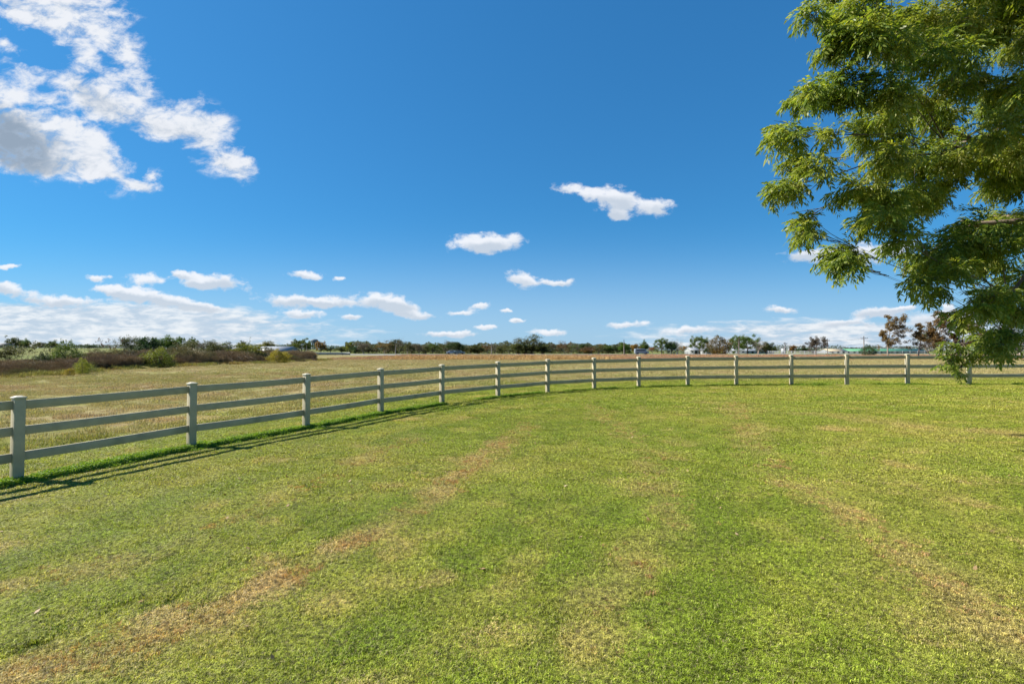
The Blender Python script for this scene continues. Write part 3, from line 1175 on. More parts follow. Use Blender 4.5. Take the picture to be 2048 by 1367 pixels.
def ribbon(name, pts, width, lift, mat, label):
    vs, fs = [], []
    for i, (x, y) in enumerate(pts):
        a = pts[max(i - 1, 0)]
        b = pts[min(i + 1, len(pts) - 1)]
        d = Vector((b[0] - a[0], b[1] - a[1])).normalized()
        nn = Vector((-d.y, d.x))
        z = max(g1(x, y), 0) + lift
        for (o, dz) in ((-width / 2 - 2.5, -lift - .3), (-width / 2, 0), (width / 2, 0), (width / 2 + 2.5, -lift - .3)):
            vs.append((x + nn.x * o, y + nn.y * o, z + dz))
    for i in range(len(pts) - 1):
        for k in range(3):
            fs.append((i * 4 + k, i * 4 + k + 4, i * 4 + k + 5, i * 4 + k + 1))
    mb = MB()
    mb.add([v for v in vs], [f for f in fs])
    o = mb.build(name, mat)
    tag(o, label, 'road', kind='structure')
    return o


RY = lambda x: 182 + 0.00035 * (x - 30) ** 2
ribbon('road', [(x, RY(x)) for x in range(-120, 260, 8)], 9, .28, M_road, 'grey country road running across behind the hay field')

# ------------------------------------------------------------------ rust grass strip, brown weed bank
M_rust = blade_mat('rust_grass_blade', 1.15, .25, -.2, (1.1, 1, .85))
rust_t = [tuft_mesh('tuft', 260, .75, .34, .02, M_rust, .6, 50 + i) for i in range(3)]
n = 9000
ry = rng.uniform(97, 172, n)
ru = rng.uniform(-.42, 1.2, n)
rx = ru * ry
cl = fbm(rx / 9, ry / 5, 97, 3)
m = (cl > .34) & (rx > -38)
tn = lerp(np.broadcast_to(np.array([.36, .195, .105]), (n, 3)), np.array([.36, .26, .14]), ss(.35, .65, fbm(rx / 14, ry / 9, 98, 3)))
scatter('rust_grass', rx[m], ry[m], rust_t, 'rust coloured tall grass strip before the road', 'tall grass', scl=(.5 + .9 * cl)[m], tint=tn[m])
# clumps of pale tall grass in the middle of the strip
n = 900
cx = rng.normal(-3, 9, n)
cy = rng.normal(100, 4, n)
scatter('tall_straw_grass', cx, cy, rust_t, 'pale straw clumps of taller grass in the middle of the rust strip', 'tall grass', 1.0, 2.2,
        tint=np.broadcast_to(np.array([.40, .27, .11]), (n, 3)))

M_stalk = blade_mat('dry_stalk', 1.1, .15, -.2, (1.1, 1, .9))


def stalk_mesh(seed):
    r = np.random.default_rng(seed)
    mb = MB()
    for k in range(26):
        a, q = r.uniform(0, 6.28), .45 * math.sqrt(r.random())
        p = np.array([q * math.cos(a), q * math.sin(a), 0])
        h = r.uniform(.65, 1.0)
        ln = r.normal(0, .10, 2)
        tip = p + np.array([ln[0], ln[1], h])
        w = .010
        mb.add([p + [-w, 0, 0], p + [w, 0, 0], tip], [(0, 1, 2)])
        for j in range(7):
            t = r.uniform(.35, 1)
            b = p + (tip - p) * t
            aa = r.uniform(0, 6.28)
            e = b + np.array([math.cos(aa) * .12, math.sin(aa) * .12, r.uniform(.05, .16)])
            mb.add([b, b + [0, 0, .014], e + [0, 0, .014], e], [(0, 1, 2, 3)])
            v_ = e + r.normal(0, .012, 3)
            mb.add([v_, v_ + [.03, .01, .01], v_ + [.01, .02, .035]], [(0, 1, 2)])
    return mesh_np('stalks', np.array(mb.v), [np.array(f) for f in mb.f.values() if f], M_stalk)


stalks = [stalk_mesh(70 + i) for i in range(4)]
n = 9500
by = 20 + 70 * rng.uniform(0, 1, n) ** .8
bx = -33.5 - (7 + 13 * ss(35, 60, by)) * rng.uniform(0, 1, n) ** 1.4 + (fbm(by / 5, by / 9, 99, 3) - .5) * 4 - ss(80, 90, by) * 3
cl = fbm(bx / 4, by / 4, 101, 3)
tn = lerp(np.broadcast_to(np.array([.118, .080, .042]), (n, 3)), np.array([.20, .145, .07]), ss(.35, .7, cl))
tn = lerp(tn, np.array([.12, .13, .04]), ss(.55, .75, fbm(bx / 3 + 5, by / 3, 131, 3)) * .8)
hgt = (.62 + .58 * np.maximum(ss(-.98, -.70, bx / by), ss(50, 62, by))) * (.55 + .85 * cl) * ss(-32.5, -35.5, bx) + .25
hgt = hgt * (1 - .45 * ss(83, 90, by))
scatter('dry_weeds', bx, by, stalks, 'bank of dark reddish brown dry weeds along the left side of the field', 'dry weeds', .8, 1.15, scl=hgt, tint=tn)
# orange and green tufts along its foot
n = 1000
by = 20 + 70 * rng.uniform(0, 1, n)
bx = -32.6 - 1.6 * rng.uniform(0, 1, n) + (fbm(by / 5, by / 9, 99, 3) - .5) * 4
cl = fbm(bx / 2, by / 2, 103, 3)
tn = lerp(np.broadcast_to(np.array([.38, .19, .08]), (n, 3)), np.array([.22, .22, .05]), ss(.42, .6, cl))
m = cl > .5
scatter('orange_grass', bx[m], by[m], rust_t, 'orange and olive grass tufts fringing the foot of the brown weeds', 'tall grass', .4, 1.1, tint=tn[m])

# ------------------------------------------------------------------ bushes and small trees of the left bank
random.seed(5)
BANK = 'bushes and small trees in the weed bank on the left'
tree(48, 42, 672, 78, 'scrub', 'olive', 'scraggly nearly bare small tree at the left edge of the photo', name='scrub_tree')
tree(66, 47, 684, 60, 'scrub', 'olive', 'leaning scraggly sapling just left of the round dark cedar bush', name='scrub_tree')
tree(10, 60, 690, 50, 'shrub', 'olive', 'olive bush cut by the left edge of the photo', 'bush', 'bush')
tree(88, 40, 699, 36, 'dense', 'dark', 'round almost black cedar bush in the brown weeds on the left', 'bush', 'cedar_bush', sink=.2)
tree(130, 44, 677, 56, 'dense', 'green', 'tall leafy green bush right of the round dark cedar bush', 'bush', 'bush', sink=.2)
tree(112, 52, 694, 40, 'loose', 'yellow', 'pale yellow green bush behind the tall leafy green bush', 'bush', 'bush')
tree(166, 34.5, 716, 26, 'dense', 'lime', 'small bright yellow bush at the front foot of the brown weeds', 'bush', 'bush')
tree(140, 33, 735, 18, 'dense', 'gold', 'little orange yellow sapling beside the small bright yellow bush', 'bush', 'sapling')
tree(185, 36, 730, 22, 'loose', 'green', 'low green shrub right of the small bright yellow bush', 'bush', 'bush')
tree(216, 56, 676, 40, 'scrub', 'brown', 'thin brown sapling with wispy bare twigs above the brown weeds', name='scrub_tree')
tree(190, 66, 695, 46, 'loose', 'olive', 'low olive bush left of the thin brown sapling', 'bush', 'bush')
tree(258, 58, 672, 44, 'half', 'olive', 'slender olive tree with a visible trunk left of the dark rounded tree', name='small_tree')
tree(288, 70, 674, 52, 'oak', 'dark', 'dark rounded tree behind the yellow green bush', name='small_tree')
tree(314, 46, 688, 66, 'dense', 'yellow', 'broad yellow green bush standing up out of the brown weeds', 'bush', 'bush', sink=.3)
tree(378, 66, 682, 44, 'shrub', 'olive', 'olive green bush right of the broad yellow green bush', 'bush', 'bush')
tree(404, 85, 681, 30, 'half', 'grey', 'thin grey tree with few leaves between two olive bushes', name='small_tree')
tree(427, 64, 681, 42, 'shrub', 'olive', 'olive bush left of the red barn', 'bush', 'bush')
tree(458, 70, 692, 20, 'shrub', 'dark', 'small dark green bush in front of the red barn', 'bush', 'bush')
tree(495, 62, 674, 20, 'scrub', 'green', 'thin sapling with a wispy top rising from a green bush', name='scrub_tree')
tree(503, 68, 687, 56, 'shrub', 'yellow', 'wide light green bush left of the white roofed shed', 'bush', 'bush')
tree(530, 80, 693, 26, 'shrub', 'olive', 'olive shrub at the left end of the white roofed shed', 'bush', 'bush')
tree(558, 66, 695, 40, 'dense', 'gold', 'golden yellow bush in the right end of the brown weeds', 'bush', 'bush', sink=.2)

tree(345, 60, 690, 34, 'shrub', 'dark', 'dark green bush right behind the broad yellow green bush', 'bush', 'bush')
tree(395, 60, 696, 18, 'dense', 'dark', 'little round dark bush right of the olive green bush', 'bush', 'cedar_bush')
tree(480, 72, 697, 22, 'shrub', 'olive', 'low olive bush between the red barn and the wide light green bush', 'bush', 'bush')
tree(244, 52, 698, 40, 'loose', 'olive', 'loose olive bush at the foot of the slender olive tree', 'bush', 'bush')

# ------------------------------------------------------------------ far trees, left
tree(30, 330, 675, 26, 'oak', 'olive', 'far rounded olive tree at the left behind the green paddock', name='tree')
tree(52, 330, 677, 18, 'oak', 'green', 'far small green tree right of the rounded olive one', name='tree')
tree(80, 360, 684, 22, 'oak', 'olive', 'far low tree behind the round dark cedar bush', name='tree')
tree(103, 350, 680, 22, 'oak', 'green', 'far green tree just left of the tall leafy green bush', name='tree')
tree(180, 420, 690, 40, 'oak', 'dark', 'far low dark tree at the left horizon over the green paddock', name='tree')
tree(334, 200, 671, 46, 'oak', 'green', 'tall full green tree behind the broad yellow green bush', name='tree')
tree(309, 210, 676, 26, 'oak', 'green', 'green tree just left of the tall full green tree', name='tree')
tree(361, 230, 673, 24, 'spread', 'green', 'small topped tree right of the tall full green tree', name='tree')
tree(384, 230, 674, 22, 'spread', 'green', 'thin flat topped tree behind the olive green bush', name='tree')
tree(350, 260, 684, 34, 'half', 'brown', 'brownish half bare tree low behind the olive green bush', name='tree')
tree(450, 260, 684, 30, 'half', 'green', 'green tree with thin crown behind the red barn', name='tree')
tree(484, 280, 681, 18, 'oak', 'olive', 'small olive tree right of the utility pole by the red barn', name='tree')
tree(534, 240, 682, 34, 'oak', 'yellow', 'light green rounded tree behind the white roofed shed', name='tree')
tree(585, 250, 683, 22, 'oak', 'olive', 'olive brown tree left of the spreading tree by the water tower', name='tree')
tree(603, 240, 676, 40, 'spread', 'green', 'wide spreading green tree left of the water tower', name='tree')
tree(616, 250, 684, 18, 'oak', 'dark', 'dark tree at the foot of the water tower on its left', name='tree')
tree(642, 240, 682, 20, 'oak', 'rust', 'orange and green tree right of the water tower', name='tree')
tree(661, 280, 693, 26, 'oak', 'dark', 'low dark tree right of the orange and green tree', name='tree')
tree(684, 260, 693, 30, 'oak', 'olive', 'low olive tree left of the yellow green rounded tree', name='tree')
tree(700, 240, 684, 24, 'oak', 'yellow', 'yellow green rounded tree standing taller in the far row', name='tree')

# the far row behind the road
ROW = [  # px, top, width, kind, tone
    (712, 693, 16, 'oak', 'dark'), (728, 684, 34, 'half', 'grey'), (738, 692, 24, 'oak', 'olive'), (752, 687, 20, 'half', 'olive'),
    (769, 680, 30, 'half', 'brown'), (778, 686, 24, 'oak', 'olive'), (794, 679, 28, 'oak', 'olive'), (799, 671, 16, 'bare', 'grey'),
    (815, 683, 26, 'half', 'olive'), (822, 684, 24, 'oak', 'olive'), (838, 687, 24, 'half', 'grey'), (852, 691, 26, 'oak', 'olive'),
    (866, 685, 26, 'half', 'green'), (879, 687, 22, 'oak', 'olive'), (893, 683, 26, 'half', 'olive'), (901, 681, 22, 'half', 'grey'),
    (916, 684, 26, 'oak', 'dark'), (930, 684, 22, 'bare', 'grey'), (942, 693, 20, 'oak', 'olive'), (954, 687, 22, 'oak', 'olive'),
    (963, 692, 14, 'oak', 'rust'), (975, 689, 22, 'half', 'brown'), (990, 689, 26, 'half', 'grey'), (1004, 691, 24, 'oak', 'olive'),
    (1018, 684, 24, 'half', 'olive'), (1100, 686, 24, 'half', 'grey'), (1128, 682, 26, 'half', 'brown'),
    (1122, 686, 26, 'oak', 'dark'), (1143, 689, 24, 'half', 'green'), (1158, 690, 24, 'half', 'grey'), (1168, 688, 18, 'oak', 'dark'),
    (1182, 692, 26, 'half', 'brown'), (1196, 689, 24, 'half', 'olive'), (1205, 688, 14, 'oak', 'rust'), (1217, 690, 22, 'oak', 'green'),
    (1232, 690, 18, 'oak', 'dark'), (1178, 697, 20, 'oak', 'rust'), (1088, 694, 26, 'oak', 'olive'),
]
PROW = ['trees of the long far row behind the road']
RWORD = {('oak', 'dark'): 'full dark green', ('oak', 'olive'): 'full olive', ('oak', 'green'): 'full mid green', ('oak', 'rust'): 'rust coloured',
         ('half', 'grey'): 'thin grey half bare', ('half', 'olive'): 'thin olive', ('half', 'brown'): 'thin brown', ('half', 'green'): 'thin green',
         ('bare', 'grey'): 'bare grey'}
for k, (px, top_, w_, kd, tn_) in enumerate(ROW):
    tree(px, random.uniform(222, 262), top_, w_ * 1.4, kd, tn_, '%s tree standing in the far row behind the road' % RWORD[(kd, tn_)],
         group='%s trees in the far row behind the road' % RWORD[(kd, tn_)])
tree(1062, 205, 669, 74, 'half', 'olive', 'tallest tree of the far row, broad with bare limbs poking out at its left', name='tree')
tree(1050, 200, 685, 80, 'oak', 'olive', 'wide low olive tree under the tallest tree of the far row', name='tree')
tree(1036, 198, 692, 30, 'round', 'green', 'low leafy green shrub at the left foot of the tallest tree of the far row', 'bush', 'bush')
tree(1084, 200, 686, 28, 'oak', 'dark', 'near black tree at the right foot of the tallest tree of the far row', name='tree')
tree(1033, 206, 672, 26, 'bare', 'grey', 'leaning dead limbs of a bare tree left of the tallest tree', name='bare_tree')
tree(1250, 230, 685, 26, 'oak', 'green', 'rounded green tree behind the utility pole at the middle of the fence', name='tree')
tree(1270, 235, 688, 22, 'oak', 'rust', 'orange tinged low tree right of the middle utility pole', name='tree')
tree(1288, 235, 680, 20, 'oak', 'green', 'narrow upright green tree left of the row of houses', name='tree')
tree(1304, 260, 693, 26, 'half', 'rust', 'low red brown tree between two green trees', name='tree')
tree(1323, 225, 676, 38, 'spread', 'green', 'flat topped green tree with a clear trunk left of the pale bare tree', name='tree')
tree(1343, 225, 683, 22, 'oak', 'dark', 'small dark tree right of the flat topped green tree', name='tree')
tree(1355, 228, 673, 30, 'bare', 'grey', 'pale bare tree rising left of the white house', name='bare_tree')
tree(1367, 270, 692, 26, 'half', 'rust', 'low rust brown tree just left of the white house', name='tree')
tree(1400, 215, 672, 44, 'spread', 'green', 'spreading green tree with a clear trunk between the two white houses', name='tree')
tree(1439, 200, 671, 46, 'dense', 'autumn', 'dense dark orange and green rounded tree right of the white houses', name='tree')
tree(1476, 205, 670, 42, 'spread', 'green', 'left tree of the wide green pair before the long grey building', name='tree')
tree(1495, 210, 670, 44, 'spread', 'green', 'right tree of the wide green pair before the long grey building', name='tree')
tree(1517, 200, 667, 32, 'bare', 'grey', 'large bare grey tree right of the wide green pair', name='bare_tree')
tree(1532, 215, 684, 32, 'oak', 'olive', 'rounded dark olive tree right of the large bare tree', name='tree')
tree(1546, 250, 692, 18, 'oak', 'dark', 'small dark tree at the left end of the curving white fence', name='tree')
tree(1585, 260, 690, 12, 'oak', 'rust', 'tiny rust coloured tree right of the small tower shed', name='tree')
tree(1610, 330, 694, 36, 'oak', 'dark', 'low dark tree left of the umbrella shaped tree', name='tree')
tree(1632, 190, 673, 42, 'spread', 'grey', 'umbrella shaped grey tree left of the stable with the green roof', name='tree')
tree(1738, 150, 689, 28, 'dense', 'dark', 'round dark green bush before the long green roof', 'bush', 'bush')
# wind-bent trees on the right
tree(1778, 120, 630, 66, 'windy', 'windy', 'tall wind bent brown tree standing alone before the green roof', name='wind_bent_tree', rot=.1)
tree(1840, 118, 645, 62, 'windy', 'windy', 'left tree of the wind bent clump near the hanging branch', name='wind_bent_tree', rot=-.2)
tree(1878, 116, 622, 78, 'windy', 'windy', 'tallest tree of the wind bent clump near the hanging branch', name='wind_bent_tree', rot=.3)
tree(1858, 122, 660, 50, 'half', 'olive', 'low leafy tree inside the wind bent clump', name='tree')
tree(1925, 118, 640, 80, 'windy', 'windy', 'right tree of the wind bent clump partly behind the hanging branch', name='wind_bent_tree', rot=0)
tree(1990, 116, 655, 80, 'half', 'windy', 'brown tree behind the hanging branch left of the photo edge', name='tree')
tree(2040, 112, 650, 80, 'half', 'olive', 'olive brown tree at the right edge behind the hanging branch', name='tree')

# far wood closing the horizon
n = 60000
wxp = rng.uniform(-200, 2300, n)
wd_ = rng.uniform(430, 620, n)
prof = 3.2 + 7 * fbm(wxp / 38, wd_ * 0 + 3, 111, 4) * np.where(wxp < 690, .32, np.where(wxp > 1300, .72, 1.0))
wx_ = (wxp - 1024) / F * wd_
wz_ = gz(wx_, wd_) + rng.uniform(0, 1, n) ** .7 * prof
v, f = leaf_quads(np.stack([wx_, wd_, wz_], 1), .85, rng, .8)
wood = link('distant_wood', mesh_np('distant_wood', v, f, leaf_mat('leaf_distant', [(.045, .065, .05), (.07, .09, .06), (.11, .11, .07)], .2, 0)))
tag(wood, 'low dark wood closing the horizon behind everything', 'wood', kind='stuff')

# undergrowth closing the foot of the far row
n = 30000
ux = rng.uniform(690, 1260, n)
ud = rng.uniform(250, 275, n)
ph = 3.0 + 4.5 * fbm(ux / 22, ud * 0, 121, 4)
ub = fbm(ux / 30, ud * 0 + 7, 122, 3)
xx_ = (ux - 1024) / F * ud
zz_ = gz(xx_, ud) + rng.uniform(0, 1, n) ** .8 * ph
v, f = leaf_quads(np.stack([xx_, ud, zz_], 1), .55, rng, .8)
ug = link('undergrowth', mesh_np('undergrowth', v, f, leaf_mat('leaf_undergrowth', [(.03, .045, .018), (.07, .085, .03), (.13, .11, .05)], .2, 0)))
tag(ug, 'tangled dark undergrowth filling the foot of the far row behind the road', 'undergrowth', kind='stuff')

# ------------------------------------------------------------------ buildings
M_white = simple_mat('white_boards', (.31, .325, .34), .6, .06, .6)
M_greyw = simple_mat('grey_siding', (.26, .28, .30), .7, .08, .6)
M_green = simple_mat('green_metal_roof', (.08, .24, .125), .45, .10, .3)
M_tan = simple_mat('tan_metal_roof', (.42, .34, .22), .5, .10, .3)
M_roofm = simple_mat('bare_metal_roof', (.24, .26, .28), .5, .08, .4)
M_roofd = simple_mat('dark_shingle_roof', (.09, .10, .11), .8, .15, .8)
M_red = simple_mat('red_barn_boards', (.30, .06, .06), .8, .2, .8)
M_dark = simple_mat('dark_opening', (.02, .022, .025), .5, .1, 1)
M_glass = simple_mat('window_glass', (.05, .06, .07), .15, .1, 1)
M_pole = simple_mat('pole_wood', (.24, .21, .18), .9, .2, 2)
M_wire = simple_mat('wire', (.05, .05, .055), .6, .1, 2)
M_metal = simple_mat('tank_steel', (.10, .13, .16), .8, .08, .3)


def house(name, label, px, D, wpx, toppx, depth, wallm, roofm, cat, ridge='x', wallfrac=.6, wins=3, door=True, dz=0, roof2=None, over=.3, winmat=None, winh=None):
    x = pix(px, 700)[0] * D
    z = g1(x, D) + dz
    Wd = wpx / F * D
    H = EYE + pix(px, toppx)[1] * D - z
    wh = H * wallfrac
    t = thing(name, label, cat, (x, D, z))
    hx, hy = Wd / 2, depth / 2
    mb = MB()
    if ridge == 'x':
        vs = [(-hx, -hy, -.5), (hx, -hy, -.5), (hx, hy, -.5), (-hx, hy, -.5), (-hx, -hy, wh), (hx, -hy, wh), (hx, hy, wh), (-hx, hy, wh), (-hx, 0, H - .12), (hx, 0, H - .12)]
        fs = [(0, 1, 5, 4), (2, 3, 7, 6), (1, 2, 6, 9, 5), (3, 0, 4, 8, 7)]
    else:
        vs = [(-hx, -hy, -.5), (hx, -hy, -.5), (hx, hy, -.5), (-hx, hy, -.5), (-hx, -hy, wh), (hx, -hy, wh), (hx, hy, wh), (-hx, hy, wh), (0, -hy, H - .12), (0, hy, H - .12)]
        fs = [(0, 1, 5, 8, 4), (2, 3, 7, 9, 6), (1, 2, 6, 5), (3, 0, 4, 7)]
    mb.add(vs, fs)
    mb.build('wall', wallm, t)

    def roof(x0, x1, mat):
        mb = MB()
        th = .12
        if ridge == 'x':
            sl = (H - wh) / hy
            oy = hy + over
            prof = [(-oy, wh - over * sl), (0, H), (oy, wh - over * sl)]
            pr2 = [(a, b - th) for a, b in prof]
            vs = [(x0, a, b) for a, b in prof + pr2] + [(x1, a, b) for a, b in prof + pr2]
        else:
            sl = (H - wh) / hx
            ox = hx + over
            prof = [(-ox, wh - over * sl), (0, H), (ox, wh - over * sl)]
            pr2 = [(a, b - th) for a, b in prof]
            vs = [(a, -hy - over, b) for a, b in prof + pr2] + [(a, hy + over, b) for a, b in prof + pr2]
        fs = [(0, 1, 7, 6), (1, 2, 8, 7), (3, 9, 10, 4), (4, 10, 11, 5), (0, 6, 9, 3), (2, 5, 11, 8), (0, 3, 4, 1), (1, 4, 5, 2), (6, 7, 10, 9), (7, 8, 11, 10)]
        mb.add(vs, fs)
        return mb.build('roof', mat, t)
    if roof2:
        xs = -hx - over + (2 * hx) * roof2[0]
        a = roof(-hx - over, xs, roof2[1])
        a['label'] = roof2[2]
        roof(xs + .02, hx + over, roofm)
    else:
        roof(-hx - over, hx + over, roofm)
    wm = winmat or M_glass
    wh_ = winh or wh * .32
    for k in range(wins):
        xx = -hx + Wd * (k + .5) / wins
        if door and k == wins // 2:
            continue
        mb = MB()
        mb.box((xx, -hy - .02, wh * .58), (min(1.2, Wd / wins * .5), .08, wh_))
        wn = mb.build('window', wm, t)
        mb = MB()
        ww = min(1.2, Wd / wins * .5)
        mb.box((xx, -hy - .05, wh * .58 - wh_ / 2 - .05), (ww + .16, .12, .08))
        mb.build('sill', wallm, wn)
    if door:
        mb = MB()
        mb.box((-hx + Wd * (wins // 2 + .5) / wins, -hy - .03, min(2.1, wh * .8) / 2), (min(1.1, Wd * .3), .08, min(2.1, wh * .8)))
        mb.build('door', M_dark if wallm != M_red else M_white, t)
    return t


house('house', 'white gabled house behind the fence with a pale roof', 1386, 232, 22, 694.5, 8, M_white, M_roofm, 'house', 'x', .62, 3)
house('house', 'narrow white gable end house with a dark grey roof beside the spreading tree', 1408, 226, 11, 690, 9, M_white, M_roofd, 'house', 'y', .55, 1, False)
house('house', 'pale blue house with a low dark roof behind the dense orange and green tree', 1420, 236, 18, 694, 8, M_greyw, M_roofd, 'house', 'x', .62, 3)
house('long_building', 'long low grey building behind the wide green pair of trees', 1496, 262, 84, 697, 10, M_greyw, M_roofm, 'building', 'x', .6, 9, True)
house('stable', 'long low white stable with a green metal roof, tan at its left end', 1742, 285, 190, 697.3, 12, M_white, M_green, 'stable', 'x', .46, 18, False,
      roof2=(.2, M_tan, 'tan coloured end of the long roof'), winmat=M_dark, winh=.9)
house('shed', 'low shed with a wide bare metal roof left of the water tower', 556, 225, 62, 692.5, 14, M_greyw, M_roofm, 'shed', 'x', .35, 5)
house('red_barn', 'dark red barn seen between the bushes on the left', 448, 235, 18, 690, 8, M_red, M_roofd, 'barn', 'y', .55, 1, True)
house('farm_building', 'low grey roofed farm building right of the red barn', 474, 240, 30, 694, 8, M_greyw, M_roofd, 'building', 'x', .55, 4)
house('farm_shed', 'low dark roofed shed at the left edge under the horizon', 6, 320, 26, 686, 9, M_greyw, M_roofd, 'shed', 'x', .5, 3)
house('white_shed', 'small pale shed half hidden behind bushes at the left of the red barn', 362, 230, 18, 694, 6, M_white, M_roofm, 'shed', 'x', .5, 2)

# small tower shed on the right with its pale roof
x = pix(1567, 700)[0] * 250
tsh = thing('tower_shed', 'narrow pale tower shed beside a utility pole behind the curving white fence', 'shed', (x, 250, g1(x, 250)))
mb = MB()
mb.box((0, 0, 1.2), (1.6, 1.6, 3.6))
mb.build('wall', M_white, tsh)
mb = MB()
mb.box((0, 0, 3.2), (2.1, 2.1, .5), 0, .3)
mb.build('roof', M_roofd, tsh)

# water tower
Dw = 900
x = pix(629, 700)[0] * Dw
z = g1(x, Dw)
H = EYE + pix(629, 677.5)[1] * Dw - z
wt = thing('water_tower', 'pale grey water tower on legs rising over the trees on the left', 'water tower', (x, Dw, z))
rw = 13.6 / 2 / F * Dw
mb = MB()
prof = [(0.2, H * .60), (rw * .7, H * .63), (rw, H * .70), (rw, H * .86), (rw * .8, H * .95), (.2, H)]
nS = 24
vs = [(rr * math.cos(2 * math.pi * k / nS), rr * math.sin(2 * math.pi * k / nS), zz) for rr, zz in prof for k in range(nS)]
fs = [(i * nS + k, i * nS + (k + 1) % nS, (i + 1) * nS + (k + 1) % nS, (i + 1) * nS + k) for i in range(len(prof) - 1) for k in range(nS)]
mb.add(vs, fs)
mb.build('tank', M_metal, wt, True)
for k in range(6):
    a = 2 * math.pi * (k + .5) / 6
    mb = MB()
    mb.tube([(rw * 1.0 * math.cos(a), rw * 1.0 * math.sin(a), 0), (rw * .96 * math.cos(a), rw * .96 * math.sin(a), H * .72)], .75, 8)
    mb.build('leg', M_metal, wt)
mb = MB()
mb.tube([(0, 0, 0), (0, 0, H * .62)], 1.3, 12)
mb.build('riser_pipe', M_metal, wt)
mb = MB()
mb.tube([(rw * 1.05 * math.cos(t), rw * 1.05 * math.sin(t), H * .70) for t in [2 * math.pi * k / 24 for k in range(25)]], .3, 5)
mb.build('catwalk', M_metal, wt)

# ------------------------------------------------------------------ poles and wires
def pole(px, D, top_, label, arm=0.0, r=.14, mat=M_pole):
    x = pix(px, 700)[0] * D
    z = g1(x, D)
    H = EYE + pix(px, top_)[1] * D - z
    t = thing('utility_pole', label, 'utility pole', (x, D, z))
    mb = MB()
    mb.tube([(0, 0, -.3), (0, 0, H * .5), (0, 0, H)], [r * 1.25, r * 1.05, r * .8], 8)
    mb.build('pole', mat, t, True)
    if arm:
        mb = MB()
        mb.box((0, -.16, H - H * .12), (arm, .12, .16))
        a_ = mb.build('crossarm', mat, t)
        for q in (-.45, -.2, .2, .45):
            mb = MB()
            mb.tube([(arm * q, -.16, H * .88 + .08), (arm * q, -.16, H * .88 + .32)], .06, 6)
            mb.build('insulator', M_wire, a_)
    return (x, D, z + H)


p_a = pole(1248, 150, 679, 'grey utility pole at the middle of the fence before the green tree', 0, .12)
p_b = pole(1478, 150, 672, 'grey utility pole before the wide green pair of trees', 0, .12)
p_c = pole(1570, 190, 684, 'thin utility pole beside the narrow tower shed', 1.6, .15)
p_d = pole(1655, 200, 677, 'utility pole standing left of the green roofed stable', 1.8, .15)
p_e = pole(1728, 190, 672, 'utility pole with a wide crossarm behind the round dark bush', 2.8, .17)
p_f = pole(460, 190, 683, 'dark utility pole beside the red barn', 1.8, .18)
p_g = pole(613, 190, 690, 'short dark pole below the water tower', 0, .14)
p_h = pole(791, 190, 687, 'pale pole before the far row on the left', 0, .15)
p_i = pole(983, 190, 685, 'thin pole before the far row left of the tallest tree', 1.6, .15)
p_j = pole(1515, 170, 699, 'short light post below the large bare tree', 0, .10)


def wire(a, b, label, sag=1.2, dz=0):
    mb = MB()
    pts = []
    for k in range(13):
        t = k / 12
        pts.append((a[0] + (b[0] - a[0]) * t, a[1] + (b[1] - a[1]) * t, a[2] + (b[2] - a[2]) * t - sag * 4 * t * (1 - t) + dz))
    mb.tube(pts, .03, 4)
    o = mb.build('power_line', M_wire)
    tag(o, label, 'power line')


wire(p_c, p_d, 'wire strung between the tower shed pole and the stable pole', .5, -.8)
wire(p_d, p_e, 'upper wire strung from the stable pole to the wide crossarm pole', .3, -.9)
wire(p_d, p_e, 'lower wire strung from the stable pole to the wide crossarm pole', .4, -2.8)
far_r = (pix(2120, 700)[0] * 190, 190, p_e[2])
wire(p_e, far_r, 'upper wire running right from the wide crossarm pole', 1.2, -1.8)
wire(p_e, far_r, 'lower wire running right from the wide crossarm pole', 1.2, -3.2)
wire((p_b[0], p_b[1], p_b[2]), p_c, 'wire strung from the pole by the green pair to the tower shed pole', .8, -.8)

# ------------------------------------------------------------------ far white fences and guard rail
def far_fence(label, pts, h=1.35, nr=3, mat=M_white, step=3.0, rail=.10, postw=.13, name='white_fence'):
    t = thing(name, label, 'fence', (pts[0][0], pts[0][1], g1(*pts[0]) + pts[0][2] if len(pts[0]) > 2 else g1(*pts[0])))
    o = Vector(t.location)
    P = []
    for (a, b) in zip(pts[:-1], pts[1:]):
        L = math.hypot(b[0] - a[0], b[1] - a[1])
        k = max(1, int(L / step))
        for j in range(k):
            q = j / k
            P.append((a[0] + (b[0] - a[0]) * q, a[1] + (b[1] - a[1]) * q))
    P.append((pts[-1][0], pts[-1][1]))
    Z = [g1(*p) for p in P]
    for p, z in zip(P[:90], Z):
        mb = MB()
        mb.box((p[0] - o.x, p[1] - o.y, z - o.z + h / 2), (postw, postw, h + .1))
        mb.build('fence_post', mat, t)
    for r_ in range(nr):
        mb = MB()
        zz = h * (1 - r_ / nr) - .12
        mb.tube([(p[0] - o.x, p[1] - o.y - .12, z - o.z + zz) for p, z in zip(P, Z)], rail / 1.5, 4)
        mb.build('rail', mat, t)
    return t


def fp(px, D):
    return (pix(px, 700)[0] * D, D)


far_fence('far white board fence in front of the green roofed stable', [fp(1600, 212), fp(1700, 212), fp(1850, 214)], 1.5, 3, step=3.2)
far_fence('white board fence curving down right of the small dark tree', [fp(1534, 205), fp(1556, 185), fp(1590, 168), fp(1650, 160)], 1.5, 3, step=3)
far_fence('white board fence left of the two white houses', [fp(1330, 222), fp(1376, 222)], 1.2, 3, step=2.6)
far_fence('pale guard rail along the road left of the far row', [fp(598, 168), fp(640, 170), fp(700, 174)], .9, 2, M_roofm, 2.2, .3, .15, 'guard_rail')

# ------------------------------------------------------------------ vehicles
M_tyre = simple_mat('tyre', (.02, .02, .02), .9, .1, 4)


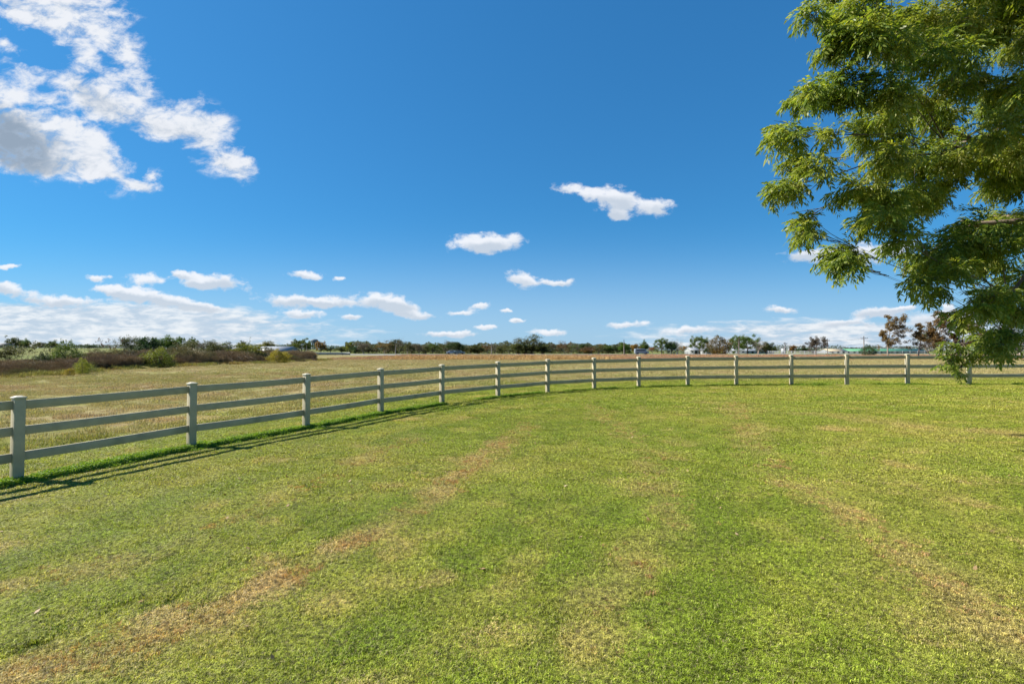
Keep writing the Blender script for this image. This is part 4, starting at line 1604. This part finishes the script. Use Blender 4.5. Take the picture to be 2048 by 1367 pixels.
def car(px, D, label, col, van=False, rz=0):
    x = pix(px, 700)[0] * D
    y = RY(x)
    x = pix(px, 700)[0] * y
    z = max(g1(x, y), 0) + .28
    t = thing('car' if not van else 'van', label, 'van' if van else 'car', (x, y, z), rz)
    m = simple_mat('car_paint', col, .3, .03, 1)
    L, H = (4.5, 1.45) if not van else (5.2, 2.1)
    w = .9
    if van:
        pr = [(-L / 2, .35), (-L / 2, H - .15), (-L / 2 + .3, H), (L / 2 - 1.5, H), (L / 2 - .8, 1.15), (L / 2, .95), (L / 2, .35)]
    else:
        pr = [(-L / 2, .3), (-L / 2, .85), (-L / 2 + .5, .95), (-L / 2 + 1.1, H), (.5, H), (1.2, .95), (L / 2 - .1, .8), (L / 2, .3)]
    vs = [(a, -w, b) for a, b in pr] + [(a, w, b) for a, b in pr]
    k = len(pr)
    mb = MB()
    mb.add(vs, [tuple(range(k)), tuple(range(2 * k - 1, k - 1, -1))] + [(i, i + k, (i + 1) % k + k, (i + 1) % k) for i in range(k)])
    mb.build('body', m, t, bevel=.05)
    for s in (-1, 1):
        mb = MB()
        g = [(-1.0, 1.0), (-.75, H - .12), (.4, H - .12), (.95, 1.0)] if not van else [(-2.2, 1.25), (-2.2, H - .3), (1.0, H - .3), (1.45, 1.25)]
        mb.add([(a, s * (w + .012), b) for a, b in g], [(0, 1, 2, 3)])
        mb.build('window', M_glass, t)
        for q in (-L * .3, L * .3):
            mb = MB()
            mb.tube([(q, s * (w - .12), .32), (q, s * (w + .03), .32)], .32, 14)
            b_ = len(mb.v) - 14
            mb.build('wheel', M_tyre, t)


car(905, 182, 'silver grey car on the road before the middle of the far row', (.25, .29, .32))
car(918, 182, 'darker green grey car right behind the silver grey car', (.12, .16, .15))
car(1283, 182, 'light grey van on the road right of the middle utility pole', (.22, .25, .28), True)

# ------------------------------------------------------------------ the big tree on the right
rt = np.random.default_rng(11)
TX, TY = 14.6, 11.2
tz = g1(TX, TY)
OUT = [(1640, -260), (1600, 5), (1640, 55), (1650, 110), (1672, 150), (1612, 158), (1592, 215), (1600, 245), (1552, 245), (1552, 285), (1598, 300), (1592, 335),
       (1546, 345), (1548, 405), (1606, 410), (1590, 455), (1640, 475), (1650, 525), (1715, 540), (1735, 470), (1790, 455), (1790, 500), (1830, 560),
       (1850, 590), (1905, 570), (1925, 535), (1950, 590), (1925, 620), (1930, 660), (1960, 690), (1975, 725), (2030, 700), (2060, 650), (2300, 620), (2500, 300), (2400, -300)]
HOLES = [(1640, 270, 16), (1660, 400, 16), (1785, 250, 12), (1850, 130, 10), (1850, 430, 14), (1960, 300, 12), (1990, 470, 12), (1762, 505, 34), (1728, 205, 20), (1712, 228, 16), (1690, 330, 15), (1738, 325, 14), (1664, 218, 20), (1682, 60, 14), (1722, 425, 13), (1800, 120, 9), (1945, 190, 9),
         (1905, 610, 30), (1780, 350, 12), (1960, 560, 16), (1870, 330, 8)]


def inside(px, py, poly):
    c = False
    j = len(poly) - 1
    for i in range(len(poly)):
        xi, yi = poly[i]
        xj, yj = poly[j]
        if (yi > py) != (yj > py) and px < (xj - xi) * (py - yi) / (yj - yi) + xi:
            c = not c
        j = i
    return c


lobes = []
EDGE = [(1622, 28), (1672, 30), (1652, 90), (1628, 180), (1604, 195), (1650, 180), (1566, 262), (1572, 275), (1556, 380), (1580, 370), (1610, 440), (1615, 460),
        (1668, 505), (1690, 520), (1700, 500), (1730, 440), (1800, 480), (1840, 560), (1870, 575), (1855, 530), (1945, 635), (1920, 650), (1960, 700), (1985, 715),
        (1700, 180), (1635, 330), (1660, 270), (1598, 320), (1905, 540), (1800, 440), (1770, 430), (2010, 690), (2020, 640), (1975, 610), (1990, 590)]
for (a, b) in EDGE:
    if b > 600:
        a, b = a + 14, b - 22
    D = rt.uniform(7.8, 9.6)
    u_, v_ = pix(a, b)
    lobes.append((u_ * D, D, EYE + v_ * D, rt.uniform(.22, .32) * D / 11))
k = 0
while k < 150:
    a, b = rt.uniform(1540, 2350), rt.uniform(-250, 628)
    if not inside(a, b, OUT):
        continue
    if any(math.hypot(a - hx, b - hy) < hr + 16 for hx, hy, hr in HOLES):
        continue
    if not (inside(a - 34, b, OUT) and inside(a, b + 26, OUT)):
        continue
    D = rt.uniform(7.6, 10.5) if a < 1800 else rt.uniform(8.2, 13.5)
    u_, v_ = pix(a, b)
    lobes.append((u_ * D, D, EYE + v_ * D, (rt.uniform(.30, .50) if b < 560 else rt.uniform(.20, .32)) * D / 11.5))
    k += 1
# the rest of the crown, out of the photo, to the right and above
for k in range(95):
    th_, ph = rt.uniform(0, 6.28), rt.uniform(-.35, 1.4)
    rr = rt.uniform(.6, 1)
    p = (TX + 6.6 * rr * math.cos(th_) * math.cos(ph), TY + 6.2 * rr * math.sin(th_) * math.cos(ph), 7.6 + 6.6 * rr * math.sin(ph))
    u_ = p[0] / max(p[1], .1)
    v_ = (p[2] - EYE) / max(p[1], .1)
    if p[1] > .5 and u_ < 1.12 and v_ < .78:
        continue
    lobes.append((*p, rt.uniform(.7, 1.0)))
# a loose hanging spray before the fence
for (a, b, rr) in ((1918, 692, .12), (1903, 712, .10), (1897, 728, .09), (1915, 738, .08), (1942, 706, .11), (1884, 692, .07)):
    D = 9.6
    u_, v_ = pix(a, b)
    lobes.append((u_ * D, D, EYE + v_ * D, rr))


def spray(r):
    """a leafy twig about 0.4 m long: compound leaves of narrow leaflets"""
    c0, dirs = [], []
    nL = 6
    L = .34
    for i in range(nL):
        t = (i + .5) / nL
        base = np.array([L * t, 0, -.10 * t * t])
        sd = 1 if i % 2 else -1
        ang = sd * r.uniform(.5, 1.1)
        ld = np.array([math.cos(ang), math.sin(ang), r.uniform(-.75, -.05)])
        ld /= np.linalg.norm(ld)
        ll = r.uniform(.12, .2)
        for j in range(7):
            q = (j + 1) / 7
            p = base + ld * ll * q + np.array([0, 0, -.05 * q * q])
            s2 = 1 if j % 2 else -1
            side = np.cross(ld, [0, 0, 1]) * s2
            d = ld * .8 + side * (.75 if j < 6 else 0) + np.array([0, 0, -.35]) + r.normal(0, .18, 3)
            d /= np.linalg.norm(d)
            c0.append(p)
            dirs.append(d)
    return np.array(c0), np.array(dirs)


SPR = [spray(rt) for _ in range(8)]
C, Dr = [], []
sz = []
WIND = np.array([.55, .1, .05])
for (x, y, z, r_) in lobes:
    near = (x / max(y, .1)) < 1.2
    ns = int((92 if near else 50) * (r_ / .46) ** 2) + (6 if r_ > .15 else 1)
    for q in range(ns):
        off = rt.normal(size=3)
        off /= np.linalg.norm(off)
        rad = r_ * rt.uniform(.15, 1) ** .45 * (1.5 if rt.random() < .12 else 1)
        ctr = np.array([x, y, z]) + off * rad * np.array([1.15, 1.15, .8])
        o = off * .9 + np.array([x - TX, y - TY, 0]) / 10 + WIND * rt.uniform(-.3, .6) + np.array([0, 0, -.25])
        o /= np.linalg.norm(o)
        X = o
        Z = np.array([0, 0, 1.0]) + rt.normal(0, .25, 3)
        Y = np.cross(Z, X)
        Y /= np.linalg.norm(Y)
        Z = np.cross(X, Y)
        Rm = np.stack([X, Y, Z], 1)
        c_, d_ = SPR[q % 8]
        s = rt.uniform(.55, .95) if near else 1.2
        C.append((c_ - np.array([.17, 0, 0])) @ Rm.T * s + ctr)
        Dr.append(d_ @ Rm.T)
        sz.append(np.full(len(c_), s))
C = np.concatenate(C)
Dr = np.concatenate(Dr)
sz = np.concatenate(sz)
nl = len(C)
print('leaflets', nl)
upv = rt.normal(size=(nl, 3)) * .7 + np.array([0, 0, 1])
S = np.cross(Dr, upv)
S /= np.linalg.norm(S, axis=1)[:, None] + 1e-9
Ln = (.095 * rt.uniform(.7, 1.3, nl) * sz * 1.15)[:, None]
Wn = Ln * .31
v = np.stack([C, C + Dr * Ln * .45 + S * Wn * .5, C + Dr * Ln + np.array([0, 0, -.01]), C + Dr * Ln * .45 - S * Wn * .5], 1).reshape(-1, 3)
i4 = np.arange(nl) * 4
M_big = leaf_mat('big_tree_leaf', [(.07, .125, .018), (.145, .215, .032), (.245, .285, .045), (.38, .37, .12)], .52, 0, .45, .4)
big = thing('shade_tree', 'large green shade tree leaning in from the upper right', 'tree', (TX, TY, tz))
bo = np.array([TX, TY, tz])
link('crown', mesh_np('crown', v - bo, np.stack([i4, i4 + 1, i4 + 2, i4 + 3], 1), M_big), big)
# trunk and limbs
mb = MB()
mb.tube([(0, 0, -.2), (0, 0, .25), (.05, .02, 1.4), (-.05, .05, 2.8), (-.15, .05, 4.0)], [.55, .40, .33, .30, .26], 14)
mb.build('trunk', M_bark, big, True)
limbs = []
mbl = MB()
ends = [(-5.6, -.6, 6.2), (-4.4, 1.4, 3.6), (-4.0, -1.8, 9.0), (-5.8, .8, 8.2), (-1.5, .6, 11.5), (3.5, 1.5, 9.5), (2.5, -3.8, 8.5), (1.5, 4.2, 8.8), (-2.5, -3.0, 7.0), (5.0, -1.0, 6.5), (-1.8, 3.2, 5.2), (-4.6, -1.2, 1.9)]
for e in ends:
    s0 = np.array([-.1, .05, rt.uniform(2.6, 4.0)])
    e = np.array(e)
    pts, rr = [], []
    m_ = (s0 + e) / 2 + np.array([0, 0, 1.1 if e[2] > 4 else 2.4])
    for q in range(9):
        t = q / 8
        p = s0 * (1 - t) ** 2 + 2 * m_ * t * (1 - t) + e * t * t + (rt.normal(0, .06, 3) if q else 0)
        pts.append(p)
        rr.append(.13 * (1 - t) + .008)
    limbs.append((np.array(pts), rr))
    mbl.tube(pts, rr, 8)
allp = np.concatenate([l[0] for l in limbs])
allr = np.concatenate([l[1] for l in limbs])
for (x, y, z, r_) in lobes:
    q = np.array([x, y, z]) - bo
    d = np.linalg.norm(allp - q, axis=1)
    j = int(np.argmin(d + (allp[:, 2] > q[2] + 1.5) * 1.0 + rt.uniform(0, 1.1, len(d))))
    a = allp[j]
    mdl = (a + q) / 2 + np.array([0, 0, .12]) + rt.normal(0, .08, 3)
    r0 = min(.045, allr[j] * .6)
    mbl.tube([a, (a + mdl) / 2 + rt.normal(0, .03, 3), mdl, (mdl + q) / 2 + rt.normal(0, .03, 3), q], [r0, r0 * .8, r0 * .65, r0 * .45, .006], 5)
    for w_ in range(7 if r_ < .9 else 4):
        e = q + rt.normal(0, 1, 3) * r_ * .62
        s_ = q + (mdl - q) * rt.uniform(0, .5)
        mbl.tube([s_, (s_ + e) / 2 + rt.normal(0, .03, 3), e], [.008, .006, .003], 3)
mbl.build('limbs', M_bark, big, True)
